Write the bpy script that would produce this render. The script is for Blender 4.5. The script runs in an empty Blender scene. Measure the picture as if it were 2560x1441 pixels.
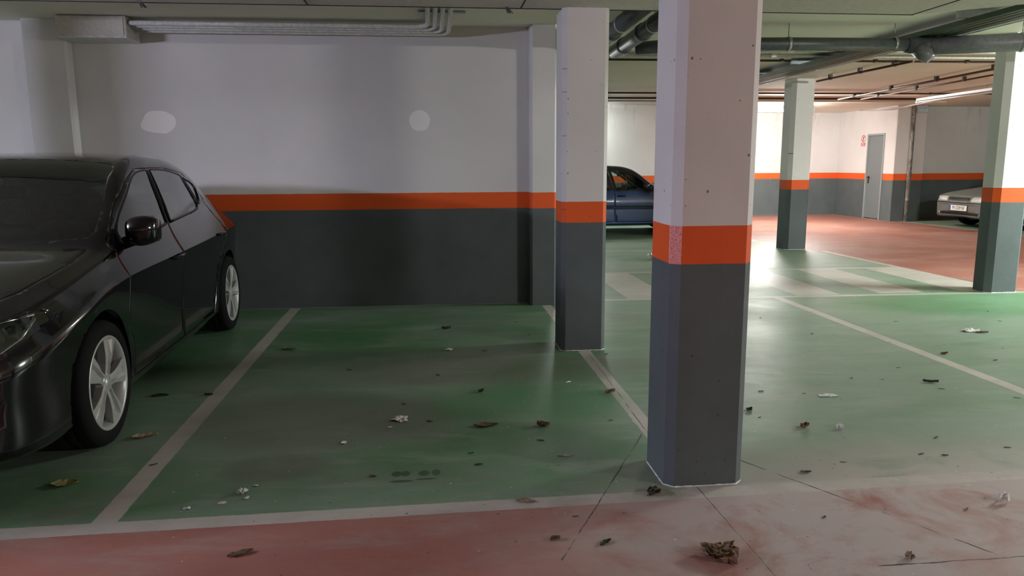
import bpy, bmesh, math, random
from mathutils import Vector, Matrix
random.seed(7)
SC = bpy.context.scene
COL = SC.collection
PI = math.pi

# ------------------------------------------------------------------ camera
F_PX, PITCH, YAW, ROLL, CAM_Z = 1861.2, 0.16528, 0.10309, -0.00516, 1.38
cy_, sy_ = math.cos(YAW), math.sin(YAW)
fw = Vector((sy_ * math.cos(PITCH), cy_ * math.cos(PITCH), -math.sin(PITCH)))
r0 = Vector((cy_, -sy_, 0)); u0 = r0.cross(fw)
rr = math.cos(ROLL) * r0 + math.sin(ROLL) * u0
uu = -math.sin(ROLL) * r0 + math.cos(ROLL) * u0
cd = bpy.data.cameras.new('camera'); cam = bpy.data.objects.new('camera', cd); COL.objects.link(cam)
cd.sensor_width = 36; cd.sensor_fit = 'HORIZONTAL'; cd.lens = F_PX * 36 / 2560; cd.clip_start = 0.05; cd.clip_end = 200
m = Matrix((rr, uu, -fw)).transposed().to_4x4(); m.translation = Vector((0, 0, CAM_Z)); cam.matrix_world = m
SC.camera = cam

# ------------------------------------------------------------------ view, world
SC.view_settings.view_transform = 'Standard'; SC.view_settings.look = 'None'
SC.view_settings.gamma = 1; SC.view_settings.use_curve_mapping = False
SC.view_settings.exposure = 1.12
w = bpy.data.worlds.new('world'); SC.world = w; w.use_nodes = True
w.node_tree.nodes['Background'].inputs[0].default_value = (0.80, 0.86, 1.0, 1)
w.node_tree.nodes['Background'].inputs[1].default_value = 0.10

# ------------------------------------------------------------------ tagging helpers
def tag(o, label=None, cat=None, group=None, kind=None):
    if label: o['label'] = label
    if cat: o['category'] = cat
    if group: o['group'] = group
    if kind: o['kind'] = kind
    return o
def empty(name, loc=(0, 0, 0), rz=0, label=None, cat=None, group=None):
    o = bpy.data.objects.new(name, None); COL.objects.link(o)
    o.location = loc; o.rotation_euler = (0, 0, rz); o.empty_display_size = .1
    return tag(o, label, cat, group)
def mesh_obj(name, verts, faces, mat, parent=None, smooth=False):
    me = bpy.data.meshes.new(name); me.from_pydata([tuple(v) for v in verts], [], faces); me.update()
    if mat:
        for mm in (mat if isinstance(mat, (list, tuple)) else [mat]): me.materials.append(mm)
    if smooth:
        for p in me.polygons: p.use_smooth = True
    o = bpy.data.objects.new(name, me); COL.objects.link(o)
    if parent: o.parent = parent
    return o
def bm_obj(name, bm, mat, parent=None, smooth=False):
    me = bpy.data.meshes.new(name); bm.normal_update(); bm.to_mesh(me); bm.free()
    for mm in (mat if isinstance(mat, (list, tuple)) else [mat]): me.materials.append(mm)
    if smooth:
        for p in me.polygons: p.use_smooth = True
    o = bpy.data.objects.new(name, me); COL.objects.link(o)
    if parent: o.parent = parent
    return o
def add_box(bm, x0, x1, y0, y1, z0, z1, bev=0.0, mtx=None):
    vs = [bm.verts.new((x, y, z)) for x in (x0, x1) for y in (y0, y1) for z in (z0, z1)]
    q = [(0, 1, 3, 2), (4, 6, 7, 5), (0, 4, 5, 1), (2, 3, 7, 6), (0, 2, 6, 4), (1, 5, 7, 3)]
    fs = [bm.faces.new([vs[i] for i in f]) for f in q]
    geo = vs
    if bev > 0:
        es = list({e for f in fs for e in f.edges})
        r = bmesh.ops.bevel(bm, geom=es, offset=bev, segments=2, affect='EDGES', profile=.6)
        geo = list({v for f in r['faces'] for v in f.verts} | {v for v in vs if v.is_valid})
    if mtx is not None:
        bmesh.ops.transform(bm, matrix=mtx, verts=[v for v in geo if v.is_valid])
    return geo
def box_obj(name, b, mat, parent=None, bev=0.0):
    bm = bmesh.new(); add_box(bm, *b, bev=bev); return bm_obj(name, bm, mat, parent)
def add_tube(bm, pts, r, n=10, cap=True):
    """tube through points (r number or list)"""
    pts = [Vector(p) for p in pts]; rings = []
    ref = None
    for i, p in enumerate(pts):
        d = (pts[min(i + 1, len(pts) - 1)] - pts[max(i - 1, 0)]).normalized()
        if ref is None:
            ref = Vector((0, 0, 1)) if abs(d.z) < .9 else Vector((1, 0, 0))
        a = ref - d * ref.dot(d)
        if a.length < 1e-5: a = d.orthogonal()
        a.normalize(); b = d.cross(a); ref = a
        rad = r[i] if isinstance(r, (list, tuple)) else r
        rings.append([bm.verts.new(p + (a * math.cos(2 * PI * k / n) + b * math.sin(2 * PI * k / n)) * rad) for k in range(n)])
    for A, B in zip(rings, rings[1:]):
        for k in range(n):
            bm.faces.new((A[k], A[(k + 1) % n], B[(k + 1) % n], B[k])).smooth = True
    if cap:
        bm.faces.new(rings[0][::-1]); bm.faces.new(rings[-1])
def tube_obj(name, pts, r, mat, parent=None, n=10):
    bm = bmesh.new(); add_tube(bm, pts, r, n); return bm_obj(name, bm, mat, parent)
def add_lathe(bm, prof, n=48, axis='x', cap=False):
    """prof list of (a, radius), a along the axis"""
    rings = []
    for a, r in prof:
        ring = []
        for k in range(n):
            c, s = math.cos(2 * PI * k / n) * r, math.sin(2 * PI * k / n) * r
            ring.append(bm.verts.new((a, c, s) if axis == 'x' else (c, s, a)))
        rings.append(ring)
    for A, B in zip(rings, rings[1:]):
        for k in range(n):
            f = bm.faces.new((A[k], A[(k + 1) % n], B[(k + 1) % n], B[k])); f.smooth = True
    if cap:
        bm.faces.new(rings[0][::-1]); bm.faces.new(rings[-1])
def bez(p0, p1, p2, n=6):
    p0, p1, p2 = Vector(p0), Vector(p1), Vector(p2)
    return [(1 - t) ** 2 * p0 + 2 * t * (1 - t) * p1 + t * t * p2 for t in [i / n for i in range(n + 1)]]

# ------------------------------------------------------------------ materials
class NT:
    def __init__(s, name):
        s.m = bpy.data.materials.new(name); s.m.use_nodes = True; s.t = s.m.node_tree
        s.b = s.t.nodes['Principled BSDF']; s.geo = None
    def n(s, typ, **kw):
        nd = s.t.nodes.new(typ)
        for k, v in kw.items(): setattr(nd, k, v)
        return nd
    def link(s, a, b): s.t.links.new(a, b)
    def val(s, sock, v):
        if isinstance(v, bpy.types.NodeSocket): s.link(v, sock)
        else:
            try: sock.default_value = v
            except Exception: sock.default_value = (*v, 1)
    def math(s, op, a, b=None, c=None, clamp=False):
        nd = s.n('ShaderNodeMath', operation=op); nd.use_clamp = clamp
        s.val(nd.inputs[0], a)
        if b is not None: s.val(nd.inputs[1], b)
        if c is not None: s.val(nd.inputs[2], c)
        return nd.outputs[0]
    def pos(s):
        if s.geo is None:
            g = s.n('ShaderNodeNewGeometry'); sep = s.n('ShaderNodeSeparateXYZ'); s.link(g.outputs['Position'], sep.inputs[0])
            s.geo = (g.outputs['Position'], sep.outputs[0], sep.outputs[1], sep.outputs[2])
        return s.geo
    def noise(s, scale, detail=4, rough=.6, vec=None, stretch=None, seed=0.0, dist=0.0):
        nd = s.n('ShaderNodeTexNoise'); nd.inputs['Scale'].default_value = scale; nd.inputs['Detail'].default_value = detail
        nd.inputs['Roughness'].default_value = rough; nd.inputs['Distortion'].default_value = dist
        mp = s.n('ShaderNodeMapping'); s.link(vec if vec is not None else s.pos()[0], mp.inputs[0])
        mp.inputs['Location'].default_value = (seed, seed * .7, seed * 1.3)
        if stretch: mp.inputs['Scale'].default_value = stretch
        s.link(mp.outputs[0], nd.inputs['Vector']); return nd.outputs['Fac']
    def ramp(s, f, a, b, lo=0.0, hi=1.0, smooth=False):
        nd = s.n('ShaderNodeMapRange'); nd.interpolation_type = 'SMOOTHSTEP' if smooth else 'LINEAR'
        s.val(nd.inputs[0], f); nd.inputs[1].default_value = a; nd.inputs[2].default_value = b
        nd.inputs[3].default_value = lo; nd.inputs[4].default_value = hi; return nd.outputs[0]
    def mix(s, f, a, b):
        nd = s.n('ShaderNodeMix', data_type='RGBA'); s.val(nd.inputs[0], f)
        s.val(nd.inputs[6], (*a, 1) if isinstance(a, tuple) and len(a) == 3 else a)
        s.val(nd.inputs[7], (*b, 1) if isinstance(b, tuple) and len(b) == 3 else b)
        return nd.outputs[2]
    def bump(s, h, strength=.2, dist=.01):
        nd = s.n('ShaderNodeBump'); nd.inputs['Strength'].default_value = strength; nd.inputs['Distance'].default_value = dist
        s.val(nd.inputs['Height'], h); s.link(nd.outputs[0], s.b.inputs['Normal'])
    def set(s, **kw):
        for k, v in kw.items():
            s.val(s.b.inputs[k.replace('_', ' ')], v)
def simple(name, col, rough=.5, metal=0.0, coat=0.0, spec=.5, noise=0.06, emis=None, es=0.0):
    N = NT(name)
    if noise:
        f = N.noise(30, 3)
        c2 = tuple(min(1, c * (1 + noise * 3)) for c in col); c1 = tuple(c * (1 - noise * 3) for c in col)
        N.set(Base_Color=N.mix(N.ramp(f, .3, .7), c1, c2))
    else: N.set(Base_Color=(*col, 1))
    N.set(Roughness=rough, Metallic=metal, Specular_IOR_Level=spec)
    N.b.inputs['Coat Weight'].default_value = coat; N.b.inputs['Coat Roughness'].default_value = .03
    if emis: N.b.inputs['Emission Color'].default_value = (*emis, 1); N.b.inputs['Emission Strength'].default_value = es
    return N.m

WHITE = (.74, .73, .72); ORANGE = (.80, .115, .02); GREY = (.100, .120, .125)
def banded(name, top, bot, patches=(), pits=0.0, scuff=None, rust=None):
    """painted plaster: white above, orange band, grey dado (paint zones fixed by height)"""
    N = NT(name); P, X, Y, Z = N.pos()
    wob = N.math('MULTIPLY', N.math('SUBTRACT', N.noise(9, 3), .5), .006)
    z = N.math('ADD', Z, wob)
    fine = N.noise(55, 4, .7); big = N.noise(.9, 3, .5)
    wh = N.mix(N.ramp(big, .35, .7), tuple(c * .93 for c in WHITE), tuple(c * 1.04 for c in WHITE))
    gy = N.mix(N.ramp(N.noise(2.5, 4), .3, .7), tuple(c * .9 for c in GREY), tuple(c * 1.12 for c in GREY))
    for (px, pz, rx, rz, col) in patches:
        dx = N.math('DIVIDE', N.math('SUBTRACT', X, px), rx); dz = N.math('DIVIDE', N.math('SUBTRACT', Z, pz), rz)
        d = N.math('ADD', N.math('MULTIPLY', dx, dx), N.math('MULTIPLY', dz, dz))
        d = N.math('ADD', d, N.math('MULTIPLY', N.math('SUBTRACT', N.noise(5, 1, seed=px), .5), 1.6))
        wh = N.mix(N.ramp(d, .98, 1.02, 1, 0), wh, col)
    c = N.mix(N.ramp(z, top - .0015, top + .0015), ORANGE, wh)
    c = N.mix(N.ramp(z, bot - .0015, bot + .0015), gy, c)
    if scuff:
        inz = N.math('MULTIPLY', N.math('LESS_THAN', X, scuff[0]), N.math('LESS_THAN', Y, scuff[1]))
        inz = N.math('MULTIPLY', inz, N.math('GREATER_THAN', X, scuff[2]))
        inz = N.math('MULTIPLY', inz, N.math('MULTIPLY', N.math('GREATER_THAN', z, bot), N.math('LESS_THAN', z, top)))
        inz = N.math('MULTIPLY', inz, N.ramp(N.noise(150, 4, .8, seed=3), .38, .56))
        c = N.mix(inz, c, (.82, .42, .43))
    if pits:
        v = N.n('ShaderNodeTexVoronoi', voronoi_dimensions='2D'); v.inputs['Scale'].default_value = 24
        cv = N.n('ShaderNodeCombineXYZ'); N.val(cv.inputs[0], N.math('ADD', X, Y)); N.val(cv.inputs[1], N.math('MULTIPLY', Z, .8)); N.link(cv.outputs[0], v.inputs['Vector'])
        keep = N.n('ShaderNodeSeparateColor'); N.link(v.outputs['Color'], keep.inputs[0])
        size = N.math('MULTIPLY', N.math('POWER', keep.outputs[0], 3), .13)
        pit = N.math('LESS_THAN', v.outputs['Distance'], N.math('MULTIPLY', size, pits))
        pit = N.math('MULTIPLY', pit, N.math('LESS_THAN', keep.outputs[1], .30))
        c = N.mix(N.math('MULTIPLY', pit, .75), c, (.06, .05, .05))
    if rust:
        g = N.math('MULTIPLY', N.ramp(N.noise(3, 4, stretch=(3, 3, .5), seed=5), .56, .72), N.ramp(Z, 1.7, 2.6))
        c = N.mix(N.math('MULTIPLY', g, rust), c, (.33, .27, .22))
    N.set(Base_Color=c, Roughness=.62, Specular_IOR_Level=.3)
    N.bump(N.math('ADD', fine, N.math('MULTIPLY', N.noise(180, 2), .5)), .25, .004)
    return N.m

def floor_material():
    N = NT('painted_concrete_floor'); P, X, Y, Z = N.pos()
    jx = N.math('MULTIPLY', N.math('SUBTRACT', N.noise(14, 3, .7), .5), .012)
    jy = N.math('MULTIPLY', N.math('SUBTRACT', N.noise(14, 3, .7, seed=9), .5), .012)
    x = N.math('ADD', X, jx); y = N.math('ADD', Y, jy)
    def line_x(x0, k, yr, wd, ya, yb):      # line along Y: centre x0 + k*(y-yr)
        c = N.math('SUBTRACT', x, N.math('ADD', N.math('MULTIPLY', N.math('SUBTRACT', Y, yr), k), x0))
        a = N.math('LESS_THAN', N.math('ABSOLUTE', c), wd / 2)
        b = N.math('MULTIPLY', N.math('GREATER_THAN', y, ya), N.math('LESS_THAN', y, yb))
        return N.math('MULTIPLY', a, b)
    def line_y(y0, k, xr, wd, xa, xb):
        c = N.math('SUBTRACT', y, N.math('ADD', N.math('MULTIPLY', N.math('SUBTRACT', X, xr), k), y0))
        a = N.math('LESS_THAN', N.math('ABSOLUTE', c), wd / 2)
        b = N.math('MULTIPLY', N.math('GREATER_THAN', x, xa), N.math('LESS_THAN', x, xb))
        return N.math('MULTIPLY', a, b)
    mx = lambda a, b: N.math('MAXIMUM', a, b)
    lines = line_y(2.852, .016, 0, .094, -12, 12)
    L = [line_x(-1.345, -.012, 5.5, .098, 2.86, 7.33), line_x(1.09, -.004, 5, .092, 2.86, 7.2),
         line_x(3.53, -.006, 5, .092, 2.86, 7.32), line_x(-3.75, 0, 5, .095, 2.86, 7.33), line_x(8.3, 0, 5, .095, 2.86, 7.2),
         line_y(7.318, -.003, 0, .03, -9, 1.2),
         line_y(7.355, -.027, 1.7, .085, 1.2, 9.0), line_y(9.225, 0, 0, .075, 1.2, 6.15),
         line_y(11.55, 0, 0, .07, -2, 5.85), line_y(13.6, 0, 0, .07, -2, 2.0),
         line_x(6.11, -.018, 9.3, .10, 7.3, 11.1), line_x(5.87, -.10, 11.2, .10, 11.0, 13.2), line_x(5.62, 0, 13.2, .10, 13.1, 16.3),
         line_x(10.96, -.02, 14, .08, 6, 16.5), line_x(10.62, 0, 17, .05, 16.5, 19.1), line_y(19.07, 0, 0, .05, 5.6, 10.7)]
    for a, b in ((1.97, 2.44), (2.88, 3.34), (3.77, 4.25), (4.70, 5.20), (5.62, 6.10)):
        L.append(line_x((a + b) / 2, 0, 0, b - a, 7.36, 9.22))
    for a in L: lines = mx(lines, a)
    # zones
    bx = N.math('ADD', N.ramp(Y, 9.3, 13.2, 6.12, 5.66), 0.0)
    redA = N.math('LESS_THAN', y, N.math('ADD', N.math('MULTIPLY', X, .016), 2.81))
    redB = N.math('MULTIPLY', N.math('GREATER_THAN', x, bx), N.math('GREATER_THAN', y, 7.28))
    redB = N.math('MULTIPLY', redB, N.math('LESS_THAN', x, 10.94))
    redB = mx(redB, N.math('MULTIPLY', N.math('GREATER_THAN', y, 16.6), N.math('GREATER_THAN', x, 5.6)))
    red = mx(redA, redB)
    # colours
    big = N.noise(.75, 5, .62, stretch=(.7, 1.0, 1), seed=2.3, dist=.6)
    mid = N.noise(2.6, 5, .65, stretch=(.6, 1.2, 1), seed=4.1, dist=.4)
    fine = N.noise(38, 5, .75)
    g = N.mix(N.ramp(big, .36, .62), (.040, .172, .055), (.165, .255, .175))
    g = N.mix(N.ramp(mid, .50, .75), g, (.150, .180, .140))
    pale = N.math('MULTIPLY', N.ramp(X, .7, 2.2, 0, .62, True), N.ramp(N.noise(1.6, 5, .7, stretch=(.5, 1.2, 1), seed=31, dist=.5), .30, .58))
    g = N.mix(pale, g, (.225, .300, .235))
    r = N.mix(N.ramp(big, .35, .65), (.270, .075, .048), (.335, .138, .105))
    r = N.mix(N.ramp(mid, .5, .74), r, (.30, .19, .155))
    c = N.mix(red, g, r)
    # pale scuffs and dust trodden across the paint near the front pillar and beyond
    dx = N.math('DIVIDE', N.math('SUBTRACT', X, 2.0), 1.75); dy = N.math('DIVIDE', N.math('SUBTRACT', Y, 2.50), .88)
    d = N.math('SQRT', N.math('ADD', N.math('MULTIPLY', dx, dx), N.math('MULTIPLY', dy, dy)))
    dust = N.math('MULTIPLY', N.ramp(d, .45, 1.25, 1, 0, True), N.ramp(N.noise(2.3, 5, .65, seed=8, dist=.8), .28, .52))
    c = N.mix(N.math('MULTIPLY', dust, .88), c, (.43, .395, .375))
    sc = N.ramp(N.noise(4.5, 6, .7, stretch=(.35, 1.3, 1), seed=12, dist=.5), .52, .74)
    c = N.mix(N.math('MULTIPLY', sc, .40), c, (.36, .38, .34))
    wearn = N.ramp(N.noise(6, 5, .7, seed=21), .42, .66)
    worn = N.math('MULTIPLY', N.ramp(d, .6, 1.35, 1.15, .12), wearn)
    lc = N.mix(N.ramp(mid, .4, .7), (.47, .45, .40), (.36, .34, .30))
    c = N.mix(N.math('MULTIPLY', lines, N.math('SUBTRACT', 1.0, N.math('MULTIPLY', worn, .8))), c, lc)
    # dark grime round the first pillar foot and brown patches in the empty bay
    def blob(px, py, rx, ry, soft=1.0, seed=0.0, wob=.9):
        a = N.math('DIVIDE', N.math('SUBTRACT', X, px), rx); b = N.math('DIVIDE', N.math('SUBTRACT', Y, py), ry)
        q = N.math('ADD', N.math('MULTIPLY', a, a), N.math('MULTIPLY', b, b))
        q = N.math('ADD', q, N.math('MULTIPLY', N.math('SUBTRACT', N.noise(5 / max(rx, .12) * .25, 3, seed=seed), .5), wob))
        return N.ramp(q, 1 - .6 * soft, 1 + .6 * soft, 1, 0, True)
    brown = mx(blob(-.65, 4.0, .75, .45, 1, 3), blob(.3, 4.9, 1.2, .35, 1, 5))
    brown = mx(brown, blob(-.75, 3.35, .25, .16, 1, 7))
    c = N.mix(N.math('MULTIPLY', brown, .50), c, (.085, .085, .062))
    vivid = mx(blob(.55, 4.15, .55, .35, 1, 9), blob(5.6, 6.7, 1.6, .6, 1, 10))
    c = N.mix(N.math('MULTIPLY', vivid, .55), c, (.035, .20, .062))
    # ghost of a painted-out bay number
    num = None
    for (px, py, rx, ry) in ((-.195, 3.215, .024, .030), (-.155, 3.215, .022, .030), (-.072, 3.212, .026, .030), (-.018, 3.215, .020, .034), (-.172, 3.135, .052, .013), (-.062, 3.148, .048, .010)):
        q = blob(px, py, rx, ry, .5, px * 10, .5); num = q if num is None else mx(num, q)
    c = N.mix(N.math('MULTIPLY', num, .88), c, (.02, .045, .022))
    # cracks
    def crack(a, b, wd, seed):
        ax, ay = a; bx2, by = b; Ln = math.hypot(bx2 - ax, by - ay); ux, uy = (bx2 - ax) / Ln, (by - ay) / Ln
        rx = N.math('SUBTRACT', X, ax); ry = N.math('SUBTRACT', Y, ay)
        t = N.math('ADD', N.math('MULTIPLY', rx, ux), N.math('MULTIPLY', ry, uy))
        dd = N.math('ADD', N.math('MULTIPLY', rx, -uy), N.math('MULTIPLY', ry, ux))
        dd = N.math('ADD', dd, N.math('MULTIPLY', N.math('SUBTRACT', N.noise(5, 4, .7, seed=seed), .5), .020))
        q = N.math('LESS_THAN', N.math('ABSOLUTE', dd), N.math('MULTIPLY', N.ramp(N.noise(7, 3, seed=seed + 4), .35, .6), wd))
        return N.math('MULTIPLY', q, N.math('MULTIPLY', N.math('GREATER_THAN', t, 0), N.math('LESS_THAN', t, Ln)))
    ck = crack((1.04, 3.58), (.42, 2.40), .0042, 1)
    for q in (crack((1.36, 3.26), (1.98, 2.24), .0048, 2), crack((1.105, 5.3), (1.075, 3.55), .003, 3), crack((1.10, 2.93), (1.12, 2.2), .002, 5), crack((1.50, 2.24), (2.6, 2.24), .004, 6)):
        ck = mx(ck, q)
    c = N.mix(ck, c, (.03, .028, .026))
    sp = N.n('ShaderNodeTexVoronoi', voronoi_dimensions='2D'); sp.inputs['Scale'].default_value = 22; N.link(P, sp.inputs['Vector'])
    sepc = N.n('ShaderNodeSeparateColor'); N.link(sp.outputs['Color'], sepc.inputs[0])
    dot = N.math('LESS_THAN', sp.outputs['Distance'], N.math('MULTIPLY', N.math('POWER', sepc.outputs[0], 5), .13))
    c = N.mix(N.math('MULTIPLY', N.math('MULTIPLY', dot, N.math('LESS_THAN', sepc.outputs[1], .14)), .7), c, (.03, .03, .022))
    c = N.mix(N.math('MULTIPLY', N.math('MULTIPLY', dot, N.math('GREATER_THAN', sepc.outputs[1], .90)), .7), c, (.55, .55, .5))
    c = N.mix(N.ramp(fine, .3, .8, 0, .16), c, (.42, .40, .36))
    rough = N.math('ADD', N.ramp(big, .3, .7, .36, .50), N.math('MULTIPLY', dust, .30))
    rough = N.math('ADD', rough, N.ramp(fine, .3, .7, -.03, .05))
    N.set(Base_Color=c, Roughness=rough, Specular_IOR_Level=.30)
    N.bump(N.math('ADD', N.noise(3, 3), N.math('MULTIPLY', fine, .15)), .12, .012)
    return N.m

M = {}
M['wall'] = banded('painted_plaster_wall', 1.108, .952, patches=((-2.52, 1.775, .15, .105, (.98, .94, .92)), (-.115, 1.79, .105, .10, (.92, .91, .90))))
M['wall_far'] = banded('painted_plaster_far_wall', 1.108, .955, rust=.3)
M['pil'] = banded('painted_pilaster', 1.108, .955, pits=.5)
M['col'] = banded('painted_pillar', 1.108, .957, pits=1.0)
M['col1'] = banded('painted_front_pillar', 1.127, .969, pits=1.0, scuff=(1.0012, 2.99, .96))
def ceil_mat():
    N = NT('painted_ceiling'); f = N.noise(1.2, 4); q = N.noise(40, 3)
    N.set(Base_Color=N.mix(N.ramp(f, .35, .7), (.76, .73, .60), (.82, .79, .68)), Roughness=.8); N.bump(q, .15, .004); return N.m
M['ceil'] = ceil_mat()
M['soffit'] = simple('pale_grey_board', (.68, .65, .60), .7, noise=.03)
M['floor'] = floor_material()
M['black_gap'] = simple('dark_joint', (.02, .022, .02), .8)
M['white_bead'] = simple('white_sealant', (.75, .74, .72), .6)
M['pvc'] = simple('grey_plastic_pipe', (.075, .085, .085), .38, spec=.5)
M['pvc2'] = simple('light_grey_plastic_pipe', (.16, .165, .17), .38)
M['galv'] = simple('galvanised_steel', (.42, .45, .44), .35, metal=.8, noise=.05)
M['tray'] = simple('dull_galvanised_tray', (.055, .085, .055), .5, metal=.3)
M['conduit'] = simple('white_plastic_conduit', (.66, .66, .62), .4)
M['iron'] = simple('rusty_brown_pipe', (.075, .042, .026), .6)
M['door'] = simple('grey_painted_steel', (.17, .20, .21), .4, noise=.02)
M['doorframe'] = simple('pale_grey_frame', (.30, .34, .35), .45, noise=.02)
M['blackpl'] = simple('black_plastic', (.008, .008, .008), .55, spec=.3)
M['rubber'] = simple('black_rubber', (.005, .005, .005), .85, spec=.2)
M['seal'] = simple('black_trim', (.004, .004, .004), .35)
M['alloy'] = simple('silver_alloy', (.46, .47, .45), .34, metal=.35, noise=.02)
M['alloy_dark'] = simple('dark_brake_metal', (.05, .05, .05), .5, metal=.6)
M['fabric'] = simple('dark_grey_seat_fabric', (.018, .018, .019), .9)
M['dash'] = simple('dark_dashboard', (.012, .012, .012), .7)
M['signred'] = simple('red_sign_print', (.65, .04, .03), .5, noise=0)
M['signwhite'] = simple('white_sign_print', (.80, .80, .78), .5, noise=0)
M['paper'] = simple('white_paper', (.66, .66, .62), .8)
M['paper_grey'] = simple('grey_card', (.30, .28, .24), .8)
M['leaf_brown'] = simple('dry_brown_leaf', (.13, .085, .050), .8, noise=.15)
M['leaf_tan'] = simple('dry_tan_leaf', (.27, .20, .12), .8, noise=.12)
M['leaf_dark'] = simple('dark_rotten_leaf', (.035, .038, .022), .85)
M['leaf_yellow'] = simple('yellow_green_leaf', (.20, .19, .06), .8)
M['leaf_red'] = simple('reddish_leaf', (.16, .055, .04), .8)
M['plate'] = simple('white_plate', (.78, .79, .75), .4, noise=0)
M['plate_blue'] = simple('blue_plate_band', (.03, .05, .45), .4, noise=0)
M['ink'] = simple('black_ink', (.012, .012, .014), .5, noise=0)
M['tube_on'] = simple('glowing_tube', (.9, .9, .9), .4, noise=0, emis=(.92, 1, .98), es=30)
M['opal'] = simple('opal_plastic', (.8, .8, .78), .3)
M['emerg'] = simple('pale_blue_plastic', (.55, .68, .70), .35)
def dirty_pipe():
    N = NT('stained_downpipe'); f = N.noise(9, 5, .7, stretch=(1, 1, .5))
    N.set(Base_Color=N.mix(N.ramp(f, .4, .62), (.09, .08, .07), (.32, .30, .27)), Roughness=.6); return N.m
M['downpipe'] = dirty_pipe()
def glass_mat(name, tint, gloss_rough=.02, mixv=.0):
    N = NT(name); N.t.nodes.remove(N.b)
    out = [n for n in N.t.nodes if n.type == 'OUTPUT_MATERIAL'][0]
    tr = N.n('ShaderNodeBsdfTransparent'); tr.inputs[0].default_value = (*tint, 1)
    gl = N.n('ShaderNodeBsdfGlossy'); gl.inputs['Roughness'].default_value = gloss_rough; gl.inputs[0].default_value = (.95, .97, .96, 1)
    fr = N.n('ShaderNodeFresnel'); fr.inputs[0].default_value = 1.5
    f = N.math('ADD', N.math('MULTIPLY', fr.outputs[0], 1.25), mixv, clamp=True)
    mx = N.n('ShaderNodeMixShader'); N.link(f, mx.inputs[0]); N.link(tr.outputs[0], mx.inputs[1]); N.link(gl.outputs[0], mx.inputs[2])
    N.link(mx.outputs[0], out.inputs[0]); return N.m
M['glass'] = glass_mat('tinted_car_glass', (.42, .50, .45), mixv=.02)
M['glass_side'] = glass_mat('side_car_glass', (.40, .48, .44), mixv=.16)
M['glass_clear'] = glass_mat('clear_lens', (.85, .9, .9), mixv=.03)
M['glass_dark'] = glass_mat('dark_tinted_glass', (.10, .12, .11), mixv=.02)
M['glass_pale'] = glass_mat('pale_green_car_glass', (.62, .74, .68), mixv=.01)
def paint(name, col, rough=.3, coat=1.0, dust=0.0, metal=0.0):
    N = NT(name); f = N.noise(4, 5, .7)
    c = N.mix(N.ramp(f, .35, .75, 0, dust), col, (.30, .29, .26))
    N.set(Base_Color=c, Roughness=rough, Metallic=metal); N.b.inputs['Coat Weight'].default_value = coat
    N.b.inputs['Coat Roughness'].default_value = .04 + dust * .3
    return N.m
M['paint_black'] = paint('glossy_black_car_paint', (.0022, .0022, .0026), .14, .85)
M['paint_black'].node_tree.nodes['Principled BSDF'].inputs['Specular IOR Level'].default_value = .25
M['paint_blue'] = paint('dark_blue_car_paint', (.004, .034, .125), .3, .55)
M['paint_blue_shaded'] = paint('shaded_blue_car_paint', (.003, .006, .010), .35, .4)  # darker copy of the blue: reflection of the dark ceiling put into the colour
M['paint_grey'] = paint('dusty_grey_car_paint', (.105, .115, .105), .45, .35, dust=.18)
M['chrome'] = simple('chrome', (.7, .7, .7), .12, metal=1.0, noise=0)
M['lamp_inside'] = simple('headlamp_reflector', (.45, .45, .44), .25, metal=.9, noise=0)
M['lens_grey'] = simple('frosted_headlamp_lens', (.50, .53, .52), .18, metal=.2, coat=1)
M['tail_red'] = simple('red_tail_lens', (.12, .004, .004), .2, coat=1)

# ------------------------------------------------------------------ lamps
CEIL = 2.66
def area(loc, rot, sx, sy, power, col, parent=None, name='lamp_light'):
    l = bpy.data.lights.new(name, 'AREA'); l.shape = 'RECTANGLE'; l.size = sx; l.size_y = sy; l.energy = power; l.color = col
    o = bpy.data.objects.new(name, l); COL.objects.link(o); o.location = loc; o.rotation_euler = rot
    if parent: o.parent = parent
    return o
def batten(loc, rz, power, col, label, lit=True, length=1.25):
    """twin fluorescent batten under the ceiling: housing, tubes, end caps"""
    t = empty('strip_light', loc, rz, label, 'light')
    h = length / 2
    box_obj('housing', (-h, h, -.05, .05, .0, .05), M['conduit'], t, .006)
    top = (2.45 if loc[1] < 5.3 else CEIL) - loc[2] - .001
    if top > .055:
        for s in (-.7, .7): tube_obj('rod', [(s * h, 0, .05), (s * h, 0, top)], .006, M['galv'], t, 6)
    for s in (-1, 1):
        bm = bmesh.new(); add_tube(bm, [(-h + .03, s * .028, -.022), (h - .03, s * .028, -.022)], .013, 12)
        bm_obj('tube', bm, M['tube_on'] if lit else M['opal'], t)
        box_obj('tube_holder', (s * h - .02, s * h + .02, -.045, .045, -.04, 0), M['conduit'], t, .003)
    if lit:
        area((0, 0, -.06), (0, 0, 0), length - .1, .10, power * .75, col, t)
        for s in (-1, 1):
            area((0, s * .06, -.02), (s * PI * .66, 0, 0), length - .1, .05, power * .62, col, t)
    return t
COOL = (.93, 1.0, .97); NEUT = (1.0, .98, .95); BLUE = (.76, .76, 1.0)
batten((7.62, 15.9, 2.50), 0, 95, NEUT, 'lit strip light on the far ceiling, half hidden behind the far slim pillar')
batten((8.6, 6.3, 2.56), PI / 2, 200, COOL, 'lit strip light over the red aisle right of the frame')
batten((-5.6, 2.9, 2.16), PI / 2, 90, BLUE, 'dim strip light at the left end of the garage')
batten((2.6, 15.75, 2.56), 0, 19, COOL, 'strip light over the green bays above the blue car')
batten((6.6, -.6, 2.36), 0, 105, NEUT, 'added unseen strip light brightening the near red aisle, right of the camera')  # added fill lamp out of view, brightens the near right floor

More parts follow.
